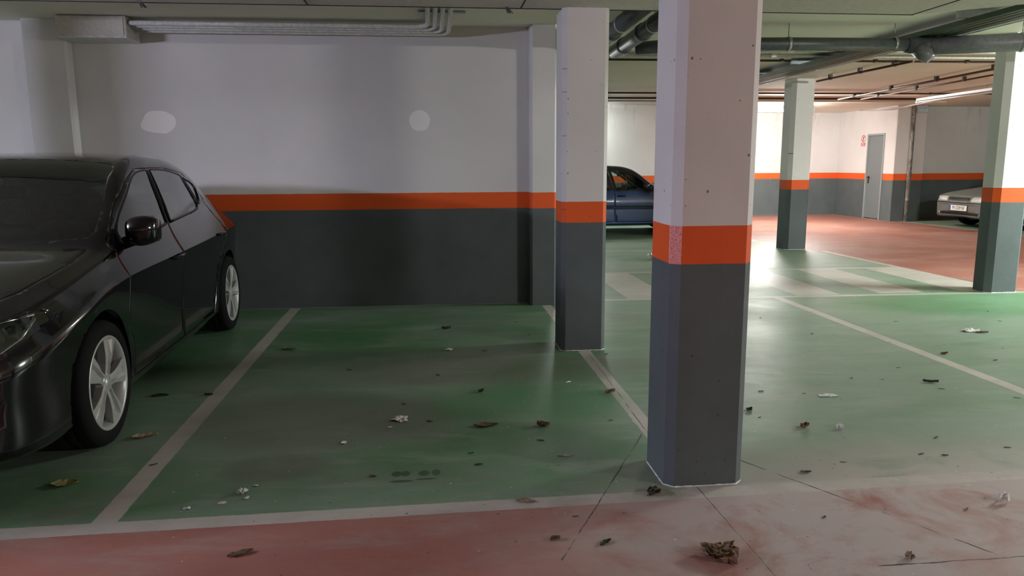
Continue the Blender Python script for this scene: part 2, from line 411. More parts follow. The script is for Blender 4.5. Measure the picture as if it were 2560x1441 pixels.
# ------------------------------------------------------------------ room shell
def struct(o): o['kind'] = 'structure'; return o
def quad(name, pts, mat): return struct(mesh_obj(name, pts, [tuple(range(len(pts)))], mat))
struct(box_obj('floor', (-10, 17, -7, 20, -.2, 0), M['floor']))
struct(box_obj('ceiling', (-10, 17, -7, 20, CEIL, CEIL + .25), M['ceil']))
struct(box_obj('wall_back', (-10, .924, 7.33, 7.55, 0, CEIL), M['wall']))
struct(box_obj('wall_left', (-10.2, -10, -7, 20, 0, CEIL), M['wall']))
struct(box_obj('wall_right', (16.5, 16.7, -7, 20, 0, CEIL), M['wall']))
struct(box_obj('wall_front', (-10, 17, -7.2, -7, 0, CEIL), M['wall']))
struct(box_obj('wall_bay_side', (-10, 5.6, 16.3, 16.5, 0, CEIL), M['wall_far']))
struct(box_obj('wall_bay_end', (5.4, 5.6, 16.5, 19.3, 0, CEIL), M['wall_far']))
struct(box_obj('wall_far', (5.4, 10.9, 19.1, 19.3, 0, CEIL), M['wall_far']))
# wall with the steel door: built around the doorway
bm = bmesh.new(); DY0, DY1, DH = 17.02, 17.74, 2.06
add_box(bm, 10.7, 10.9, DY1, 19.1, 0, CEIL); add_box(bm, 10.7, 10.9, 16.9, DY0, 0, CEIL); add_box(bm, 10.7, 10.9, DY0, DY1, DH, CEIL)
struct(bm_obj('wall_door_side', bm, M['wall_far']))
struct(box_obj('wall_recess', (10.9, 16.5, 16.85, 17.05, 0, CEIL), M['wall_far']))

# dropped soffit of pale boards over the near bays
def soffit(name, poly):
    n = len(poly); z0, z1 = 2.45, CEIL
    vs = [(x, y, z0) for x, y in poly] + [(x, y, z1) for x, y in poly]
    fs = [tuple(range(n))[::-1], tuple(range(n, 2 * n))] + [(i, (i + 1) % n, n + (i + 1) % n, n + i) for i in range(n)]
    return struct(mesh_obj(name, vs, fs, M['soffit']))
g = .003
SX = [-10, -6.8, -3.8, -.82, .63, 3.53]
for a, b in zip(SX, SX[1:]):
    soffit('ceiling', [(a + g, -7), (b - g, -7), (b - g, 5.40), (a + g, 5.40)])
soffit('ceiling', [(3.53 + g, -7), (16.4, -7), (16.4, -4), (4.10, 4.98), (3.62, 5.36), (3.53 + g, 5.38)])
k = 1
for pts in ([(-9.9, 5.405), (3.54, 5.405)],):
    (xa, ya), (xb, yb) = pts
    struct(box_obj('trim_%d' % k, (xa, xb, ya - .004, ya + .004, 2.446, 2.456), M['black_gap'])); k += 1
for x in (-.82, .63, 3.53):
    struct(box_obj('trim_%d' % k, (x - .004, x + .004, -6.9, 5.39, 2.446, 2.452), M['black_gap'])); k += 1

# ------------------------------------------------------------------ pillars
def pillar(name, x0, x1, y0, y1, z1, mat, label, ch=.04, cat='pillar', bead=True):
    t = empty(name, ((x0 + x1) / 2, (y0 + y1) / 2, 0), 0, label, cat)
    cx, cy = (x0 + x1) / 2, (y0 + y1) / 2
    hx, hy = (x1 - x0) / 2, (y1 - y0) / 2
    def ring(z, e=0):
        a, b = hx + e, hy + e; c = ch + e * .5
        return [(-a + c, -b, z), (a - c, -b, z), (a, -b + c, z), (a, b - c, z), (a - c, b, z), (-a + c, b, z), (-a, b - c, z), (-a, -b + c, z)]
    vs = ring(0) + ring(z1)
    fs = [tuple(range(8))[::-1], tuple(range(8, 16))] + [(i, (i + 1) % 8, 8 + (i + 1) % 8, 8 + i) for i in range(8)]
    mesh_obj('shaft', vs, fs, mat, t)
    if bead:
        random.seed(int(x0 * 100)); bm = bmesh.new(); pts = []
        R = ring(0, .001)
        for i in range(8):
            A, B = Vector(R[i]), Vector(R[(i + 1) % 8]); n = max(1, int((B - A).length / .012))
            pts += [A.lerp(B, q / n) for q in range(n)]
        pts.append(pts[0])
        add_tube(bm, [p + Vector((0, 0, .001)) for p in pts], [random.uniform(.002, .0055) for _ in pts], 6, False)
        bm_obj('base_bead', bm, M['white_bead'], t)
    return t
pillar('pillar', .965, 1.312, 2.938, 3.262, 2.449, M['col1'], 'large front concrete pillar, white above an orange band with grey foot', .036)
pillar('pillar', .918, 1.25, 5.332, 5.64, 2.449, M['col'], 'second pillar behind and left of the large front pillar', .030)
pillar('pillar', 5.565, 5.935, 11.34, 11.70, CEIL - .001, M['col'], 'slim far pillar between the blue car and the red aisle, smallest in view', .055)
pillar('pillar', 5.82, 6.20, 7.235, 7.50, CEIL - .001, M['col'], 'pillar at the right edge of the photo with a dark shaded left face', .055)
pillar('pilaster', .925, 1.178, 7.155, 7.56, CEIL - .001, M['pil'], 'narrow pilaster ending the back wall behind the second pillar', .02, 'pilaster', False)
pillar('pilaster', -3.57, -3.20, 7.205, 7.329, CEIL - .001, M['pil'], 'shaded pilaster on the back wall above the black car', .02, 'pilaster', False)
pillar('pilaster', 10.62, 11.38, 16.50, 16.845, CEIL - .001, M['wall_far'], 'wide white pilaster beside the grey steel door', .02, 'pilaster', False)
pillar('pillar', -4.30, -3.95, 5.33, 5.64, 2.449, M['col'], 'added unseen pillar left of the black car, shading the back wall pilaster', .03)  # added out of view to throw shade on the left pilaster

# ------------------------------------------------------------------ door, sign, small fittings
d1 = empty('door_1', (10.72, (DY0 + DY1) / 2, 0)); d1['kind'] = 'structure'
hw = (DY1 - DY0) / 2
bm = bmesh.new()
add_box(bm, -.035, .14, -hw + .002, -hw + .045, 0, DH - .002); add_box(bm, -.035, .14, hw - .045, hw - .002, 0, DH - .002); add_box(bm, -.035, .14, -hw + .045, hw - .045, DH - .045, DH - .002)
bm_obj('door_frame', bm, M['doorframe'], d1)
box_obj('door_leaf', (-.012, .03, -hw + .048, hw - .048, .02, DH - .05), M['door'], d1, .004)
hd = empty('door_handle', (-.012, hw - .13, .98)); hd.parent = d1
box_obj('backplate', (-.010, -.001, -.02, .02, -.12, .06), M['blackpl'], hd, .003)
tube_obj('lever', [(-.006, 0, .03), (-.05, 0, .03), (-.055, -.02, .03), (-.055, -.13, .03)], .010, M['blackpl'], hd)
sg = empty('prohibition_sign', (10.698, 17.93, 1.88), 0, 'round red no-entry-for-persons sign with a red text plate, left of the grey door', 'sign')
# circle panel
bm = bmesh.new(); add_lathe(bm, [(0, .088), (-.004, .088)], 36, 'x', True); o = bm_obj('round_panel', bm, M['signwhite'], sg); o.location = (0, 0, .075); o.scale = (1, 1.0, 1)
bm = bmesh.new(); add_lathe(bm, [(-.0045, .088), (-.006, .088), (-.006, .072), (-.0045, .072)], 36, 'x'); o = bm_obj('red_ring', bm, M['signred'], sg); o.location = (0, 0, .075)
bm = bmesh.new(); add_box(bm, -.0065, -.0048, -.074, .074, -.007, .007, mtx=Matrix.Rotation(-PI / 4, 4, 'X')); o = bm_obj('red_bar', bm, M['signred'], sg); o.location = (0, 0, .075)
bm = bmesh.new()
add_lathe(bm, [(-.0042, .011), (-.0058, .011)], 12, 'x', True)
bmesh.ops.translate(bm, verts=bm.verts[:], vec=(0, .0, .047))
add_box(bm, -.0056, -.0042, -.014, .014, -.005, .035); add_box(bm, -.0056, -.0042, -.03, -.013, .018, .028); add_box(bm, -.0056, -.0042, .013, .028, .014, .026)
add_box(bm, -.0056, -.0042, -.016, -.004, -.05, -.004); add_box(bm, -.0056, -.0042, .003, .016, -.05, -.004)
o = bm_obj('walking_figure', bm, M['ink'], sg); o.location = (0, 0, .075)
box_obj('text_panel', (-.005, 0, -.085, .085, -.105, -.03), M['signred'], sg)
bm = bmesh.new()
for row, (a, b, z) in enumerate(((-.045, .045, -.05), (-.07, .07, -.08))):
    yy = a
    random.seed(row)
    while yy < b:
        wl = random.choice((.008, .010, .012)); add_box(bm, -.0062, -.0051, yy, yy + wl, z - .009, z + .009); yy += wl + .004
bm_obj('text_line', bm, M['signwhite'], sg)

el = empty('emergency_light', (11.20, 16.498, 2.54), 0, 'small pale blue emergency lamp high on the wide white pilaster', 'light')
box_obj('back_box', (-.14, .14, -.04, .0, -.05, .06), M['conduit'], el, .006)
box_obj('diffuser', (-.13, .13, -.07, -.041, -.045, .055), M['emerg'], el, .012)

bm = bmesh.new(); pts = [(10.975, 16.545, .0), (10.975, 16.545, 2.2), (10.975, 16.545, CEIL - .005)]
dp = empty('downpipe', (10.99, 16.445, 0), 0, 'stained vertical drain pipe on the wide white pilaster', 'pipe')
tube_obj('pipe', [(0, 0, .002), (0, 0, 1.2), (0, 0, CEIL - .004)], .046, M['downpipe'], dp, 16)
for z in (.5, 1.5, 2.4):
    bm = bmesh.new(); add_lathe(bm, [(z - .012, .047), (z - .012, .052), (z + .012, .052), (z + .012, .047)], 16, 'z'); bm_obj('clamp', bm, M['galv'], dp)

sw = empty('wall_button', (5.937, 11.5, 1.66), 0, 'small round grey push button on the slim far pillar', 'switch')
bm = bmesh.new(); add_lathe(bm, [(-.001, .04), (.02, .04), (.03, .032), (.032, .0)], 20, 'x'); bm_obj('base', bm, M['pvc2'], sw)
bm = bmesh.new(); add_lathe(bm, [(.031, .016), (.04, .015), (.041, .0)], 16, 'x'); bm_obj('button', bm, M['opal'], sw)
ch = empty('ceiling_hook', (5.945, 11.45, 2.2), 0, 'white sensor bracket near the top of the slim far pillar', 'bracket')
bm = bmesh.new(); add_tube(bm, [(-.008, 0, -.05), (.02, 0, -.05), (.03, 0, .0), (.02, 0, .05), (.0, 0, .055)], .012, 8); bm_obj('arm', bm, M['opal'], ch)
bm = bmesh.new(); add_lathe(bm, [(-.09, .0), (-.085, .018), (-.055, .02), (-.05, 0)], 14, 'z'); bm_obj('knob', bm, M['opal'], ch).location = (.02, 0, 0)

# ------------------------------------------------------------------ pipes, tray and cables under the ceiling
def hanger(parent, x, y, zc, r, top=CEIL, axis='x', name='hanger'):
    bm = bmesh.new()
    if axis == 'x': add_lathe(bm, [(-.014, r + .001), (-.014, r + .006), (.014, r + .006), (.014, r + .001)], 24, 'x')
    else:
        add_lathe(bm, [(-.014, r + .001), (-.014, r + .006), (.014, r + .006), (.014, r + .001)], 24, 'x')
        bmesh.ops.rotate(bm, verts=bm.verts[:], cent=(0, 0, 0), matrix=Matrix.Rotation(PI / 2, 3, 'Z'))
    add_tube(bm, [(0, 0, r), (0, 0, top - zc)], .005, 6)
    o = bm_obj(name, bm, M['galv'], parent); o.location = (x, y, zc); return o
dr = empty('drain_pipe', (0, 0, 0), 0, 'long grey plastic drain pipe hung across the ceiling behind the front pillar', 'pipe')
ZP = 2.475; ZQ = 2.455
tube_obj('pipe', [(1.98, 7.30, ZP), (2.18, 7.17, ZP), (2.51, 7.03, ZP), (3.35, 6.94, ZP), (4.50, 6.85, ZP - .008)], .060, M['pvc'], dr, 24)
tube_obj('pipe', [(4.62, 6.84, ZQ), (5.11, 6.66, ZQ), (5.67, 6.46, ZQ), (8.0, 5.77, ZQ)], .082, M['pvc2'], dr, 24)
tube_obj('coupling', [(4.45, 6.855, ZP - .01), (4.60, 6.845, ZQ), (4.66, 6.835, ZQ)], [.068, .088, .088], M['pvc'], dr, 24)
tube_obj('cleanout', [(4.56, 6.83, ZQ - .02), (4.60, 6.78, ZQ - .09), (4.63, 6.75, ZQ - .135)], [.08, .07, .045], M['pvc2'], dr, 20)
hanger(dr, 3.33, 6.942, ZP, .060); hanger(dr, 4.33, 6.865, ZP, .060); h_ = hanger(dr, 5.38, 6.565, ZQ, .082); h_.rotation_euler = (0, 0, -.35); hanger(dr, 2.7, 7.01, ZP, .060)
for px, ylo, lab in ((1.84, 7.62, 'thick grey drain pipe running down from the ceiling between the two near pillars, right one'), (1.57, 7.4, 'thick grey drain pipe beside the second pillar, left one of the pair')):
    t = empty('drain_pipe', (px, 0, 0), 0, lab, 'pipe')
    tube_obj('pipe', [(0, 5.415, ZP + .055), (0, 6.6, ZP + .03), (0, ylo, ZP + .012)], .068, M['pvc'], t, 24)
    for yy in (6.6, 7.25): 
        bm = bmesh.new(); add_lathe(bm, [(-.04, .069), (-.04, .077), (.04, .077), (.04, .069)], 24, 'x'); bmesh.ops.rotate(bm, verts=bm.verts[:], cent=(0, 0, 0), matrix=Matrix.Rotation(PI / 2, 3, 'Z'))
        bm_obj('collar', bm, M['pvc'], t).location = (0, yy, ZP + .03 - (yy - 6.6) * .02)
    hanger(t, 0, 6.25, ZP + .037, .068, axis='y')
# cable tray with its light conduits
ct = empty('cable_tray', (0, 0, 0), 0, 'wide dull steel cable tray running away under the ceiling', 'cable tray')
bm = bmesh.new(); add_box(bm, 4.56, 4.86, 5.42, 14.3, 2.541, 2.545); add_box(bm, 4.555, 4.56, 5.42, 14.3, 2.541, 2.585); add_box(bm, 4.86, 4.865, 5.42, 14.3, 2.541, 2.585)
for q in range(3): add_box(bm, 4.60 + .08 * q, 4.63 + .08 * q, 5.42, 14.3, 2.5375, 2.541)
bm_obj('channel', bm, M['tray'], ct)
for x in (4.60, 4.66, 4.73, 4.8): tube_obj('cable', [(x, 5.44, 2.557), (x + .01, 8, 2.557), (x, 14.5, 2.557)], .011, M['blackpl'], ct, 8)
for yy in [6.2 + 1.5 * q for q in range(6)]: box_obj('bracket', (4.46, 4.92, yy - .015, yy + .015, 2.586, CEIL - .001), M['galv'], ct)
def pipe_run(name, pts, r, mat, label, cat, clip=None, group=None):
    t = empty(name, (0, 0, 0), 0, label, cat, group)
    tube_obj('pipe', pts, r, mat, t, 10)
    if clip:
        A, B = Vector(pts[0]), Vector(pts[-1]); n = int((B - A).length / clip)
        for q in range(1, n + 1):
            P = A.lerp(B, (q - .5) / n)
            box_obj('clip', (P.x - r * 1.6, P.x + r * 1.6, P.y - r * 1.6, P.y + r * 1.6, P.z - r * 1.15, CEIL - .001), mat, t)
    return t
zc = 2.637
pipe_run('conduit', [(4.95, 5.0, 2.565), (4.95, 14.0, 2.565)], .013, M['conduit'], 'white conduit along the right side of the cable tray', 'conduit', 1.6)
pipe_run('conduit', [(5.03, 5.0, 2.57), (5.03, 12.0, 2.57)], .010, M['galv'], 'thin metal conduit just right of the white one beside the cable tray', 'conduit', 1.6)
pipe_run('conduit', [(1.3, 8.42, zc), (16, 8.34, zc)], .019, M['conduit'], 'white conduit across the ceiling, nearest of the crossing pair behind the drain pipe', 'conduit', 1.8)
pipe_run('conduit', [(1.3, 8.86, zc), (16, 8.74, zc)], .019, M['conduit'], 'second white conduit across the ceiling beside the rusty pipe', 'conduit', 1.8)
pipe_run('water_pipe', [(1.3, 9.30, zc), (16, 9.05, zc)], .013, M['iron'], 'thin rusty brown pipe across the ceiling close behind the white conduits', 'pipe', 1.2)
pipe_run('water_pipe', [(1.3, 13.6, zc), (16, 13.3, zc)], .015, M['iron'], 'thin rusty brown pipe across the ceiling further back', 'pipe', 1.2)
pipe_run('water_pipe', [(5.86, 11.2, zc - .035), (5.90, 8.92, zc - .035)], .015, M['iron'], 'short brown pipe running towards the slim far pillar', 'pipe', .7)
pipe_run('water_pipe', [(7.95, 14.3, zc - .037), (7.42, 8.9, zc - .037)], .016, M['iron'], 'brown pipe over the red aisle, left one of the converging pair', 'pipe', 1.1)
pipe_run('water_pipe', [(8.42, 14.3, zc - .035), (7.86, 8.9, zc - .035)], .013, M['iron'], 'brown pipe over the red aisle, right one of the converging pair', 'pipe', 1.1)
pipe_run('conduit', [(1.3, 14.6, zc), (10.4, 14.6, zc)], .020, M['iron'], 'brown painted conduit before the far lit ceiling', 'conduit')
pipe_run('conduit', [(1.3, 15.35, zc), (10.5, 15.35, zc)], .022, M['conduit'], 'white conduit in front of the far lit ceiling strip', 'conduit')
batten((9.4, 12.9, 2.55), PI / 2 - .05, 0, NEUT, 'unlit strip light over the aisle before the grey car', lit=False, length=2.3)
cb = [(10.35, 17.6, 2.62), (10.30, 16.6, 2.575), (10.2, 15.6, 2.56), (10.05, 14.6, 2.585), (9.95, 13.6, 2.63)]
tag(tube_obj('cable', cb, .017, M['conduit'], None, 8), 'loose white cable sagging above the grey door pilaster', 'cable')
# concrete joist in the far ceiling
struct(box_obj('trim_9', (5.61, 10.69, 14.95, 15.15, 2.60, CEIL - .001), M['ceil']))

# conduit bundle and trunking box along the back wall
bx = empty('trunking_box', (-2.95, 7.12, 2.555), 0, 'pale rectangular trunking box at the top of the back wall', 'trunking')
box_obj('box', (-.235, .34, -.11, .205, -.085, .10), M['conduit'], bx, .008)
box_obj('lid', (-.215, .32, -.116, -.111, -.06, .085), M['soffit'], bx)
for k in range(4):
    y0 = 7.06 + .05 * k; z0 = 2.605 - .012 * k; xb = -.02 + .062 * (k)
    pts = [(-2.60, y0, z0), (-1.5, y0, z0), (xb - .16, y0, z0)] + bez((xb - .12, y0, z0), (xb, y0, z0), (xb, y0 - .14, z0 + .01), 5) + [(xb, 6.4, 2.62), (xb, 5.42, 2.62)]
    t = empty('conduit', (0, 0, 0), 0, 'pale conduit on top of the back wall bending forward, %s of four' % ('nearest the camera', 'second nearest', 'second from the wall', 'nearest the wall')[k], 'conduit')
    tube_obj('pipe', pts, .021, M['conduit'], t, 10)
box_obj('conduit_rail', (-.10, .30, 6.60, 6.63, 2.642, 2.655), M['galv']); tag(bpy.data.objects['conduit_rail'], 'short metal strip holding the four bending conduits', 'rail')
for (x, y, lab) in ((.52, 5.36, 'frayed grey cable ends poking below the soffit above the bay'), (-1.9, 5.36, 'frayed grey cable ends poking below the soffit above the black car')):
    t = empty('cable_stub', (x, y, 2.449), 0, lab, 'cable')
    random.seed(int(x * 10))
    for q in range(4):
        a = random.uniform(-.03, .03); tube_obj('wire', [(a * .3, 0, 0), (a, .01, -.012), (a * 1.8 + .005, .03, -.035)], .004, M['pvc'], t, 6)

# ------------------------------------------------------------------ litter
def leaf(size, curl, seed, wide=.55, jag=.12):
    rnd = random.Random(seed); bm = bmesh.new(); n = 9; rows = []
    for i in range(n + 1):
        t = i / n; wdt = size * wide * .5 * math.sin(PI * t ** .8) * (1 + rnd.uniform(-jag, jag) * 2) + .0008
        x = (t - .5) * size; row = []
        for j in range(5):
            s = (j - 2) / 2; y = s * wdt
            z = abs(s) ** 1.5 * curl * size + .12 * curl * size * math.sin(t * 5 + seed) + curl * size * .5 * (t - .5) ** 2 * 2 + rnd.uniform(0, .02) * size
            row.append(bm.verts.new((x, y * (1 - .3 * curl), z)))
        rows.append(row)
    for A, B in zip(rows, rows[1:]):
        for j in range(4): bm.faces.new((A[j], A[j + 1], B[j + 1], B[j]))
    zmin = min(v.co.z for v in bm.verts)
    bmesh.ops.translate(bm, verts=bm.verts[:], vec=(0, 0, -zmin))
    g = bmesh.ops.extrude_face_region(bm, geom=bm.faces[:]); bmesh.ops.translate(bm, verts=[v for v in g['geom'] if isinstance(v, bmesh.types.BMVert)], vec=(0, 0, .0004))
    return bm
def scrap(size, crumple, seed, n=7, aspect=.7):
    rnd = random.Random(seed); bm = bmesh.new(); out = []
    for i in range(n * 2):
        a = 2 * PI * i / (n * 2); r = size * .5 * rnd.uniform(.62, 1.05); out.append((r * math.cos(a), r * aspect * math.sin(a)))
    c = bm.verts.new((0, 0, crumple * size * .5)); ring = [bm.verts.new((x, y, rnd.uniform(0, crumple) * size)) for x, y in out]
    midr = [bm.verts.new((x * .55, y * .55, rnd.uniform(0, crumple * 1.4) * size)) for x, y in out]
    for i in range(len(ring)):
        j = (i + 1) % len(ring)
        bm.faces.new((ring[i], ring[j], midr[j], midr[i])); bm.faces.new((midr[i], midr[j], c))
    zmin = min(v.co.z for v in bm.verts); bmesh.ops.translate(bm, verts=bm.verts[:], vec=(0, 0, -zmin))
    g = bmesh.ops.extrude_face_region(bm, geom=bm.faces[:]); bmesh.ops.translate(bm, verts=[v for v in g['geom'] if isinstance(v, bmesh.types.BMVert)], vec=(0, 0, .0005))
    return bm
def litter(name, bm, mat, x, y, rz, label, cat, group=None, z=.0005):
    o = bm_obj(name, bm, M[mat]); o.location = (x, y, z); o.rotation_euler = (0, 0, rz); return tag(o, label, cat, group)
P_ = 'paper_scrap'
litter(P_, scrap(.115, .08, 1, aspect=.95), 'paper', -.21, 3.95, .3, 'largest flat white paper scrap in the middle of the empty bay', 'paper')
litter(P_, scrap(.030, .1, 2), 'paper', -.26, 3.83, .3, 'tiny white scrap just in front of the largest paper scrap', 'paper')
litter(P_, scrap(.045, .15, 3), 'paper', -.48, 3.63, .9, 'small white paper scrap left of centre in the empty bay', 'paper')
litter(P_, scrap(.085, .12, 4), 'paper', .09, 5.47, .2, 'white paper scrap left of the second pillar foot', 'paper')
litter(P_, scrap(.060, .05, 5, aspect=.3), 'paper', .83, 4.54, .6, 'thin white paper strip near the bay line right of centre', 'paper')
litter('pale_leaf', leaf(.125, .08, 6, .5), 'leaf_tan', -1.51, 3.84, .5, 'pale oval leaf beside the front wheel of the black car', 'leaf')
litter('yellow_leaf', leaf(.11, .08, 7, .7), 'leaf_yellow', -1.64, 3.27, .2, 'faint yellowish leaf in front of the black car wheel', 'leaf')
litter(P_, scrap(.055, .35, 8, aspect=.8), 'paper', -.84, 3.09, .6, 'crumpled white scrap at the front left of the empty bay', 'paper')
litter(P_, scrap(.035, .1, 9), 'paper', -.81, 3.04, 1.6, 'small scrap just in front of the crumpled one at the bay front left', 'paper')
litter(P_, scrap(.030, .1, 10, aspect=.5), 'paper', -.80, 3.16, 0, 'tiny scrap just behind the crumpled one at the bay front left', 'paper')
litter(P_, scrap(.045, .1, 11, aspect=.5), 'paper', -.90, 3.00, 0, 'oval white scrap by the front line, second from the left', 'paper')
litter(P_, scrap(.035, .2, 12), 'paper', -1.03, 2.965, 0, 'leftmost small white scrap by the front line', 'paper')
litter('crumpled_paper', scrap(.16, .5, 13, aspect=.8), 'paper', 3.12, 10.5, 0, 'crumpled white paper beyond the zebra stripes left of the front pillar', 'paper')
litter('crumpled_paper', scrap(.16, .45, 14, aspect=.6), 'paper', 4.86, 11.17, 0, 'crumpled white paper just right of the front pillar, far away', 'paper')
litter(P_, scrap(.13, .06, 15, aspect=.45), 'paper', 2.32, 4.07, -.1, 'flat torn white paper right of the front pillar', 'paper')
litter('paper_shred', scrap(.20, .12, 16, aspect=.35), 'paper', 4.36, 5.55, -.1, 'torn pale shred with a dark edge near the right edge', 'paper')
litter('bark_piece', leaf(.10, .1, 17, .25), 'leaf_brown', 4.42, 5.50, -.2, 'dark strip lying on the torn pale shred near the right edge', 'leaf')
litter('crumpled_paper', scrap(.07, .5, 18), 'paper', 2.30, 2.65, .5, 'crumpled white lump at the far right of the near red aisle', 'paper')
litter('shell_scrap', scrap(.045, .5, 19), 'leaf_tan', 1.64, 2.27, 0, 'small cream curl at the bottom right', 'paper')
litter('card_scrap', scrap(.08, .05, 20, aspect=.4), 'paper_grey', .60, 3.34, -.1, 'flat grey card scrap left of the front pillar foot', 'paper')
litter('crumpled_paper', scrap(.05, .5, 21), 'paper', 2.09, 3.53, 0, 'small white peak-shaped scrap right of the front pillar', 'paper')
def curled(x, y, rz, s, mat, mat2, label, n=3, seed=0, name='dry_leaf'):
    t = empty(name, (x, y, .0005), rz, label, 'leaf')
    rnd = random.Random(seed)
    for q in range(n):
        o = bm_obj('blade', leaf(s * rnd.uniform(.6, 1), rnd.uniform(.16, .42), seed + q, .6, .25), M[mat if q % 2 == 0 else mat2], t)
        o.location = (rnd.uniform(-.2, .2) * s, rnd.uniform(-.15, .15) * s, 0); o.rotation_euler = (rnd.uniform(-.1, .1), 0, rnd.uniform(-.7, .7))
    bm = bmesh.new(); add_tube(bm, [(-s * .3, 0, .004), (-s * .5, .01, .006), (-s * .72, .015, .003)], .0016, 6); bm_obj('stalk', bm, M[mat], t)
    return t
curled(.56, 3.75, .3, .085, 'leaf_tan', 'leaf_brown', 'curled tan leaf right of centre in the empty bay', 3, 31)
curled(.98, 2.35, -.3, .12, 'leaf_tan', 'leaf_tan', 'large crumpled dry leaf on the near red aisle at the bottom', 5, 35)
curled(.90, 2.89, .9, .07, 'leaf_brown', 'leaf_dark', 'shrivelled brown leaf at the left foot of the front pillar', 4, 41, 'shrivelled_leaf')
curled(1.92, 3.57, .2, .06, 'leaf_red', 'leaf_brown', 'reddish brown leaf right of the front pillar', 2, 46)
curled(1.74, 3.87, .8, .05, 'leaf_dark', 'leaf_brown', 'small dark curled leaf close right of the front pillar', 2, 52)
for (x, y, rz, s, mat, lab, wd, cu) in (
        (.25, 3.80, .1, .13, 'leaf_brown', 'flat crumbled brown leaf in the empty bay left of the tan curled leaf', .45, .06),
        (.35, 2.875, -.3, .085, 'leaf_tan', 'brown leaf lying on the white front line', .4, .06),
        (-.72, 2.57, .4, .09, 'leaf_brown', 'faint brown leaf on the red aisle bottom left', .35, .08),
        (-1.68, 4.55, 0, .10, 'leaf_dark', 'dark leaf with a yellow edge behind the front wheel of the black car', .4, .1),
        (-1.39, 4.53, 0, .05, 'leaf_dark', 'short dark leaf on the left bay line', .4, .2),
        (1.64, 3.02, -.1, .05, 'leaf_brown', 'yellowish brown leaf in the dusty patch right of the front pillar', .4, .1),
        (1.04, 4.28, .3, .07, 'leaf_brown', 'brown leaf lying across the right bay line', .4, .25),
        (.08, 6.19, .2, .08, 'leaf_dark', 'dark leaf near the back wall in the empty bay', .4, .25),
        (.26, 4.39, .8, .05, 'leaf_dark', 'dark triangular leaf in the middle of the empty bay', .6, .3),
        (-1.12, 5.63, -.2, .11, 'leaf_yellow', 'dull yellowish leaf right of the rear wheel of the black car', .35, .1),
        (3.10, 4.25, -.4, .09, 'leaf_dark', 'long dark leaf right of centre in the right hand bay', .25, .15),
        (3.66, 4.90, .1, .06, 'leaf_red', 'small reddish leaf beside the diagonal bay line', .5, .2),
        (.42, 2.545, .2, .04, 'leaf_brown', 'tiny brown crumb leaf on the red aisle below the bay', .6, .3),
        (.60, 2.50, .6, .06, 'leaf_dark', 'dark smudge leaf on the red aisle left of the large crumpled leaf', .4, .1)):
    litter('leaf', leaf(s, cu, int(abs(x) * 100 + 7), wd), mat, x, y, rz, lab, 'leaf')
tw = [(1.87, 3.11), (2.29, 3.16), (2.39, 3.13), (2.76, 3.19), (.15, 3.42), (.18, 3.28), (.51, 3.55), (2.84, 4.35), (2.66, 4.40), (-.2, 4.22), (1.23, 5.2), (3.11, 4.6), (3.08, 4.12), (.53, 2.72), (3.04, 5.64), (.93, 3.8), (-1.33, 3.45), (1.96, 4.2), (2.2, 4.13), (1.75, 3.75), (2.5, 3.35), (3.5, 5.3), (4.6, 6.2), (4.9, 5.9), (.35, 5.4), (.7, 6.4), (.0, 4.8), (-.6, 5.0), (.75, 5.9), (2.9, 6.3), (2.0, 5.0), (3.9, 4.7), (4.2, 5.0), (2.1, 2.6), (1.5, 2.6), (2.4, 2.35), (-.3, 3.2), (-.05, 3.9), (1.9, 4.6), (4.0, 6.0), (4.75, 5.3), (5.1, 6.3), (3.4, 3.9)]
rnd = random.Random(99)
for q, (x, y) in enumerate(tw):
    litter('leaf_fragment', leaf(rnd.uniform(.020, .042), rnd.uniform(.03, .12), 200 + q, rnd.uniform(.15, .35)), 'leaf_dark' if q % 3 else 'leaf_brown', x, y, rnd.uniform(-.8, .8),
           'tiny dark leaf fragment lying on the floor', 'leaf', 'scattered leaf fragments')
# uncountable crumbs
bm = bmesh.new(); rnd = random.Random(5)
for q in range(420):
    if q < 60: x, y = 1.38 + rnd.gauss(0, .10), 2.29 + rnd.gauss(0, .035)
    elif q < 150: x, y = 1.6 + rnd.gauss(0, .35), 2.65 + rnd.gauss(0, .15)
    else:
        y = rnd.uniform(2.3, 7.1); x = rnd.uniform(-.8, 1.2 + .5 * y)
    if .9 < x < 1.36 and (2.85 < y < 3.32 or 5.28 < y < 5.7): continue
    s = rnd.uniform(.0015, .005); a = [bm.verts.new((x + rnd.uniform(-s, s), y + rnd.uniform(-s, s), .0004)) for _ in range(3)]
    b = bm.verts.new((x, y, s * .9 + .0006))
    for i in range(3): bm.faces.new((a[i], a[(i + 1) % 3], b))
o = bm_obj('crumbs', bm, M['paper']); tag(o, 'white crumbs and plaster dust strewn over the floor', 'crumbs', kind='stuff')

# ------------------------------------------------------------------ cars
def pchip(xs, ys, x):
    n = len(xs)
    if x <= xs[0]: return ys[0]
    if x >= xs[-1]: return ys[-1]
    h = [xs[i + 1] - xs[i] for i in range(n - 1)]; d = [(ys[i + 1] - ys[i]) / h[i] for i in range(n - 1)]
    def slope(i):
        if i == 0: return d[0]
        if i == n - 1: return d[-1]
        if d[i - 1] * d[i] <= 0: return 0.0
        w1, w2 = 2 * h[i] + h[i - 1], h[i] + 2 * h[i - 1]
        return (w1 + w2) / (w1 / d[i - 1] + w2 / d[i])
    i = max(k for k in range(n - 1) if xs[k] <= x); t = (x - xs[i]) / h[i]
    a, b = slope(i), slope(i + 1)
    return (ys[i] * (1 + 2 * t) * (1 - t) ** 2 + h[i] * a * t * (1 - t) ** 2 + ys[i + 1] * t * t * (3 - 2 * t) + h[i] * b * t * t * (t - 1))
